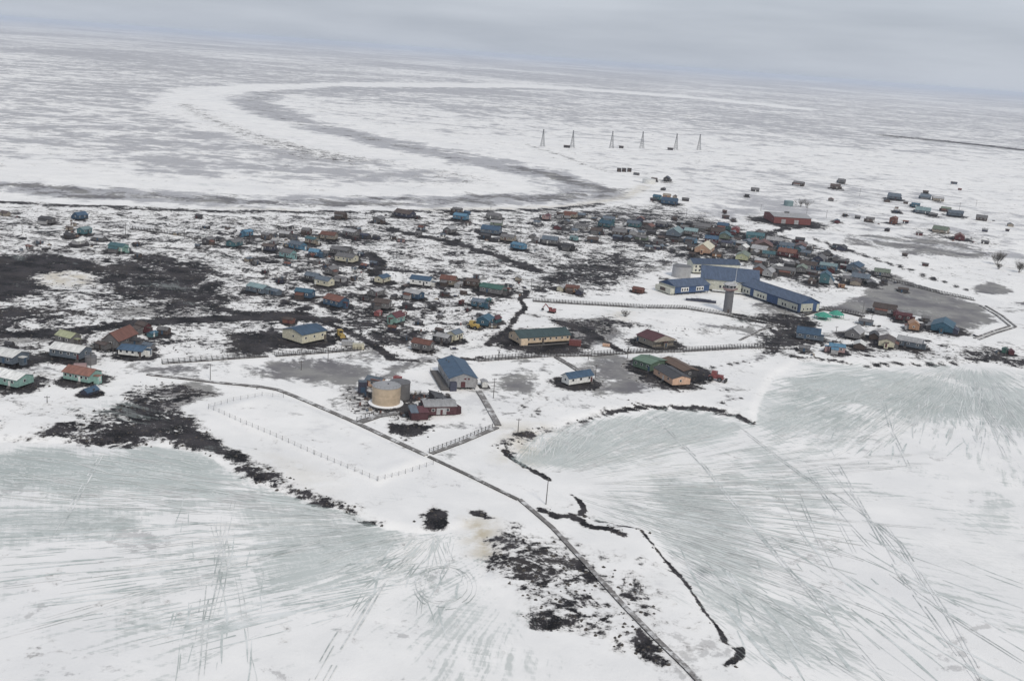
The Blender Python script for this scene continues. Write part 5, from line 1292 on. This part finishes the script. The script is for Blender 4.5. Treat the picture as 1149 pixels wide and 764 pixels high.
# shade roof left of the tower: a low dark covered walk
c = at(786, 338.5)
t = thing('covered_walk', 'low curved dark blue covered walk under the left wing of the school', 'shelter', c.x, c.y, math.radians(-6))
for i in range(6):
    x0 = -8.5 + i * 2.9
    MB().ext([(-1.5, .2), (1.5, .2), (1.5, 1.5 + .7 * math.sin((i + .5) / 6 * math.pi)), (-1.5, 1.5 + .7 * math.sin((i + .5) / 6 * math.pi))], x0, x0 + 2.84).build('bay', paint('indigo'), t)
    zt = 1.5 + .7 * math.sin((i + .5) / 6 * math.pi)
    MB().box(x0 - .05, x0 + 2.86, -1.8, 1.8, zt + .003, zt + .2).build('roof_panel', SNOWM, t)

# ------------------------------------------------------------------ bare shrubs
def shrub(px, py, hpx, label, n=150, wide=.55):
    c = at(px, py); H_ = hpx * mpp(px, py); rg = random.Random(int(px * 7 + py))
    t = thing('bare_shrub', label, 'shrub', c.x, c.y, 0, 'bare shrubs poking through the snow')
    st_ = MB(); tw = MB()
    tips = []
    for i in range(9):
        a = rg.random() * 6.283; r_ = H_ * wide * rg.random()
        p1 = Vector((math.cos(a) * r_, math.sin(a) * r_, H_ * (.45 + .35 * rg.random())))
        p0 = Vector((math.cos(a) * .3, math.sin(a) * .3, -.3))
        st_.tube(p0, p1, .10, .05, 5); tips.append((p0, p1))
    for i in range(n):
        p0, p1 = rg.choice(tips); p = p0.lerp(p1, .35 + .65 * rg.random())
        d = Vector((rg.uniform(-1, 1), rg.uniform(-1, 1), rg.uniform(.2, 1.2))).normalized() * H_ * rg.uniform(.15, .38)
        tw.tube(p, p + d, .045, .02, 3)
        for q in range(2):
            d2 = (d + Vector((rg.uniform(-1, 1), rg.uniform(-1, 1), rg.uniform(-.2, .6))) * H_ * .2) * .6
            tw.tube(p + d * .55, p + d * .55 + d2, .03, .015, 3)
    st_.build('stem', DARKWOOD, t); tag(tw.build('twigs', paint((.12, .11, .10), .9), t), kind='stuff')
shrub(1118, 297, 16, 'tall bare grey shrub at the right beyond the pond', 420, .6)
shrub(1120, 302, 8, 'low bare shrub in front of the tall grey shrub', 160, .9)
shrub(1143, 306, 14, 'bare grey shrub at the right edge of the photo', 320, .8)
shrub(898, 232, 10, 'pale bare shrub beside the pale blue round tank', 160, .8)
shrub(905, 233, 9, 'pale bare shrub right of the pale blue tank, the farther one', 140, .8)
shrub(702, 355, 8, 'yellowish bare shrub at the edge of the dark slope', 140, .9)

# ------------------------------------------------------------------ small things left between the houses
def snowmobile(t):
    k = paint(random.choice(['darkgrey', 'indigo', 'brickred', 'charcoal']), .4)
    MB().ext([(-.4, .35), (.4, .35), (.3, .95), (-.3, .95)], .2, 1.4).build('hood', k, t)
    MB().box(-1.4, .2, -.28, .28, .35, .8).build('seat', RUBBER, t)
    MB().box(-1.5, .7, -.25, .25, -.1, .345).build('track', RUBBER, t)
    for s in (-1, 1): MB().box(.5, 1.9, s * .5 - .08, s * .5 + .08, -.05, .05).build('ski', STEEL, t)
    MB().tube((.3, -.35, 1.15), (.3, .35, 1.15), .04).build('handlebar', STEEL, t)
def sled(t):
    for s in (-1, 1): MB().box(-1.7, 1.9, s * .5 - .06, s * .5 + .06, -.1, .12).build('runner', WOOD, t)
    for i in range(5): MB().box(-1.6 + i * .75, -1.1 + i * .75, -.6, .6, .35, .42).build('slat', WOOD, t)
    MB().box(-1.7, -1.6, -.6, .6, .1, 1.2).build('back_rack', WOOD, t)
    MB().box(-.9, .9, -.45, .45, .424, 1.0).build('load', paint('indigo', .9), t)
def skiff(t):
    k = paint(random.choice(['palegrey', 'bluegrey', 'darkgrey']), .5)
    n = 7; vs = []; fs = []
    for i in range(n):
        x = -2.6 + 5.4 * i / (n - 1); w_ = .95 * (1 - max(0, (i - 3) / 3.3) ** 2)
        vs += [(x, -w_, .9), (x, -w_ * .7, 0), (x, w_ * .7, 0), (x, w_, .9)]
    for i in range(n - 1):
        b = i * 4; fs += [(b, b + 4, b + 5, b + 1), (b + 1, b + 5, b + 6, b + 2), (b + 2, b + 6, b + 7, b + 3)]
    fs += [(0, 1, 2, 3)]
    MB().add(vs, fs).build('hull', k, t)
    for x in (-1.4, .2): MB().box(x - .2, x + .2, -.85, .85, .5, .58).build('thwart', WOOD, t)
def crates(t):
    for i in range(3): MB().box(-1.2 + i * .85, -.5 + i * .85, -.4, .4, 0 if i != 1 else -.05, .7 + .35 * (i == 1)).build('box', paint(random.choice(['brown', 'tan', 'bluegrey', 'rust']), .8), t)
    MB().box(-1.4, 1.5, -.6, .6, -.25, -.055).build('pallet', DARKWOOD, t)
def drum(t):
    MB().lathe([(.3, -.1), (.3, .88), (.28, .9)], 12).build('body', paint(random.choice(['rust', 'blue', 'brickred', 'darkgrey']), .5), t)
    for z in (.28, .58): MB().lathe([(.3, z), (.325, z + .03), (.3, z + .06)], 12).build('rib', STEEL, t)
    t.scale = (1.25,) * 3
KIND = [('snowmobile', snowmobile, 'dark snowmobile parked'), ('cargo_sled', sled, 'wooden cargo sled left'), ('skiff', skiff, 'small open skiff lying'), ('crate_stack', crates, 'low stack of boxes standing'), ('fuel_drum', drum, 'single steel fuel drum standing')]
random.seed(3)
spots = []
cand = [i for i in range(len(HOUSES)) if 235 < HOUSES[i][1] < 400]
tries = 0
keep = [(c.x, c.y, .5 * math.hypot(l, w)) for c, l, w, yw in HS + KS]
while len(spots) < 96 and tries < 4000:
    tries += 1
    i = random.choice(cand); c, l, w, yw = HS[i]
    a = random.uniform(math.pi * .9, math.pi * 2.1); r_ = .6 * max(l, w) + random.uniform(2.5, 8)
    x, y = c.x + math.cos(a) * r_, c.y + math.sin(a) * r_
    if any(math.hypot(x - q[0], y - q[1]) < q[2] + 2.2 for q in keep): continue
    px, py = proj((x, y, 0))
    if not (0 < px < 1149): continue
    if 728 < px < 925 and 285 < py < 372: continue
    keep.append((x, y, 1.8)); spots.append((px, py, x, y, random.choice((0, 0, 1, 1, 2, 3, 3, 4))))
spots.append((145, 404, *at(145, 405)[:2], 0))
for px, py, k in [(464, 447, 4), (470, 449, 3), (476, 446, 4), (481, 449, 3), (474, 453, 4), (412, 449, 3), (404, 455, 4), (452, 466, 3), (410, 444, 4), (466, 443, 3), (427, 464, 4), (414, 461, 3), (398, 448, 4)]: spots.append((px, py, *at(px, py)[:2], k))
 
for s_, lb in zip(spots, labels_for([(s_[0], s_[1], KIND[s_[4]][2]) for s_ in spots])):
    nm, fn, _ = KIND[s_[4]]
    t = thing(nm, lb, nm.split('_')[-1] if nm != 'crate_stack' else 'boxes', s_[2], s_[3], random.random() * 6.28, 'gear left between the houses')
    fn(t)

# ------------------------------------------------------------------ dead grass and turf clods standing out of the snow
rg = np.random.RandomState(5)
Lx = [(q[0], q[1]) for q in LANDW]
m_ok = (A['bare'] > .30) & (RR > 190) & (RR < 900) & (np.abs(GA.ravel()) < math.radians(31)) & (sdL > -1)
ii = np.nonzero(m_ok)[0]
cell = RR[ii] ** 1.5
ii = rg.choice(ii, 7000, p=cell / cell.sum())
cx = X[ii] + rg.uniform(-1.5, 1.5, len(ii)); cy = Y[ii] + rg.uniform(-1.5, 1.5, len(ii)); cz = height(cx, cy)
tf = MB()
for x, y, z in zip(cx, cy, cz):
    s = .25 + .35 * random.random(); k = 5
    base = [(x + s * (1 + .5 * random.random()) * math.cos(6.283 * j / k), y + s * (1 + .5 * random.random()) * math.sin(6.283 * j / k), z - .1) for j in range(k)]
    tf.add(base + [(x + random.uniform(-.1, .1), y + random.uniform(-.1, .1), z + s * (.5 + .5 * random.random()))], [(j, (j + 1) % k, k) for j in range(k)])
tag(tf.build('turf_clods', paint((.085, .075, .065), .95, 0, .6, .5)), 'dark turf clods and dead grass standing out of the thawed snow', 'turf', kind='stuff')
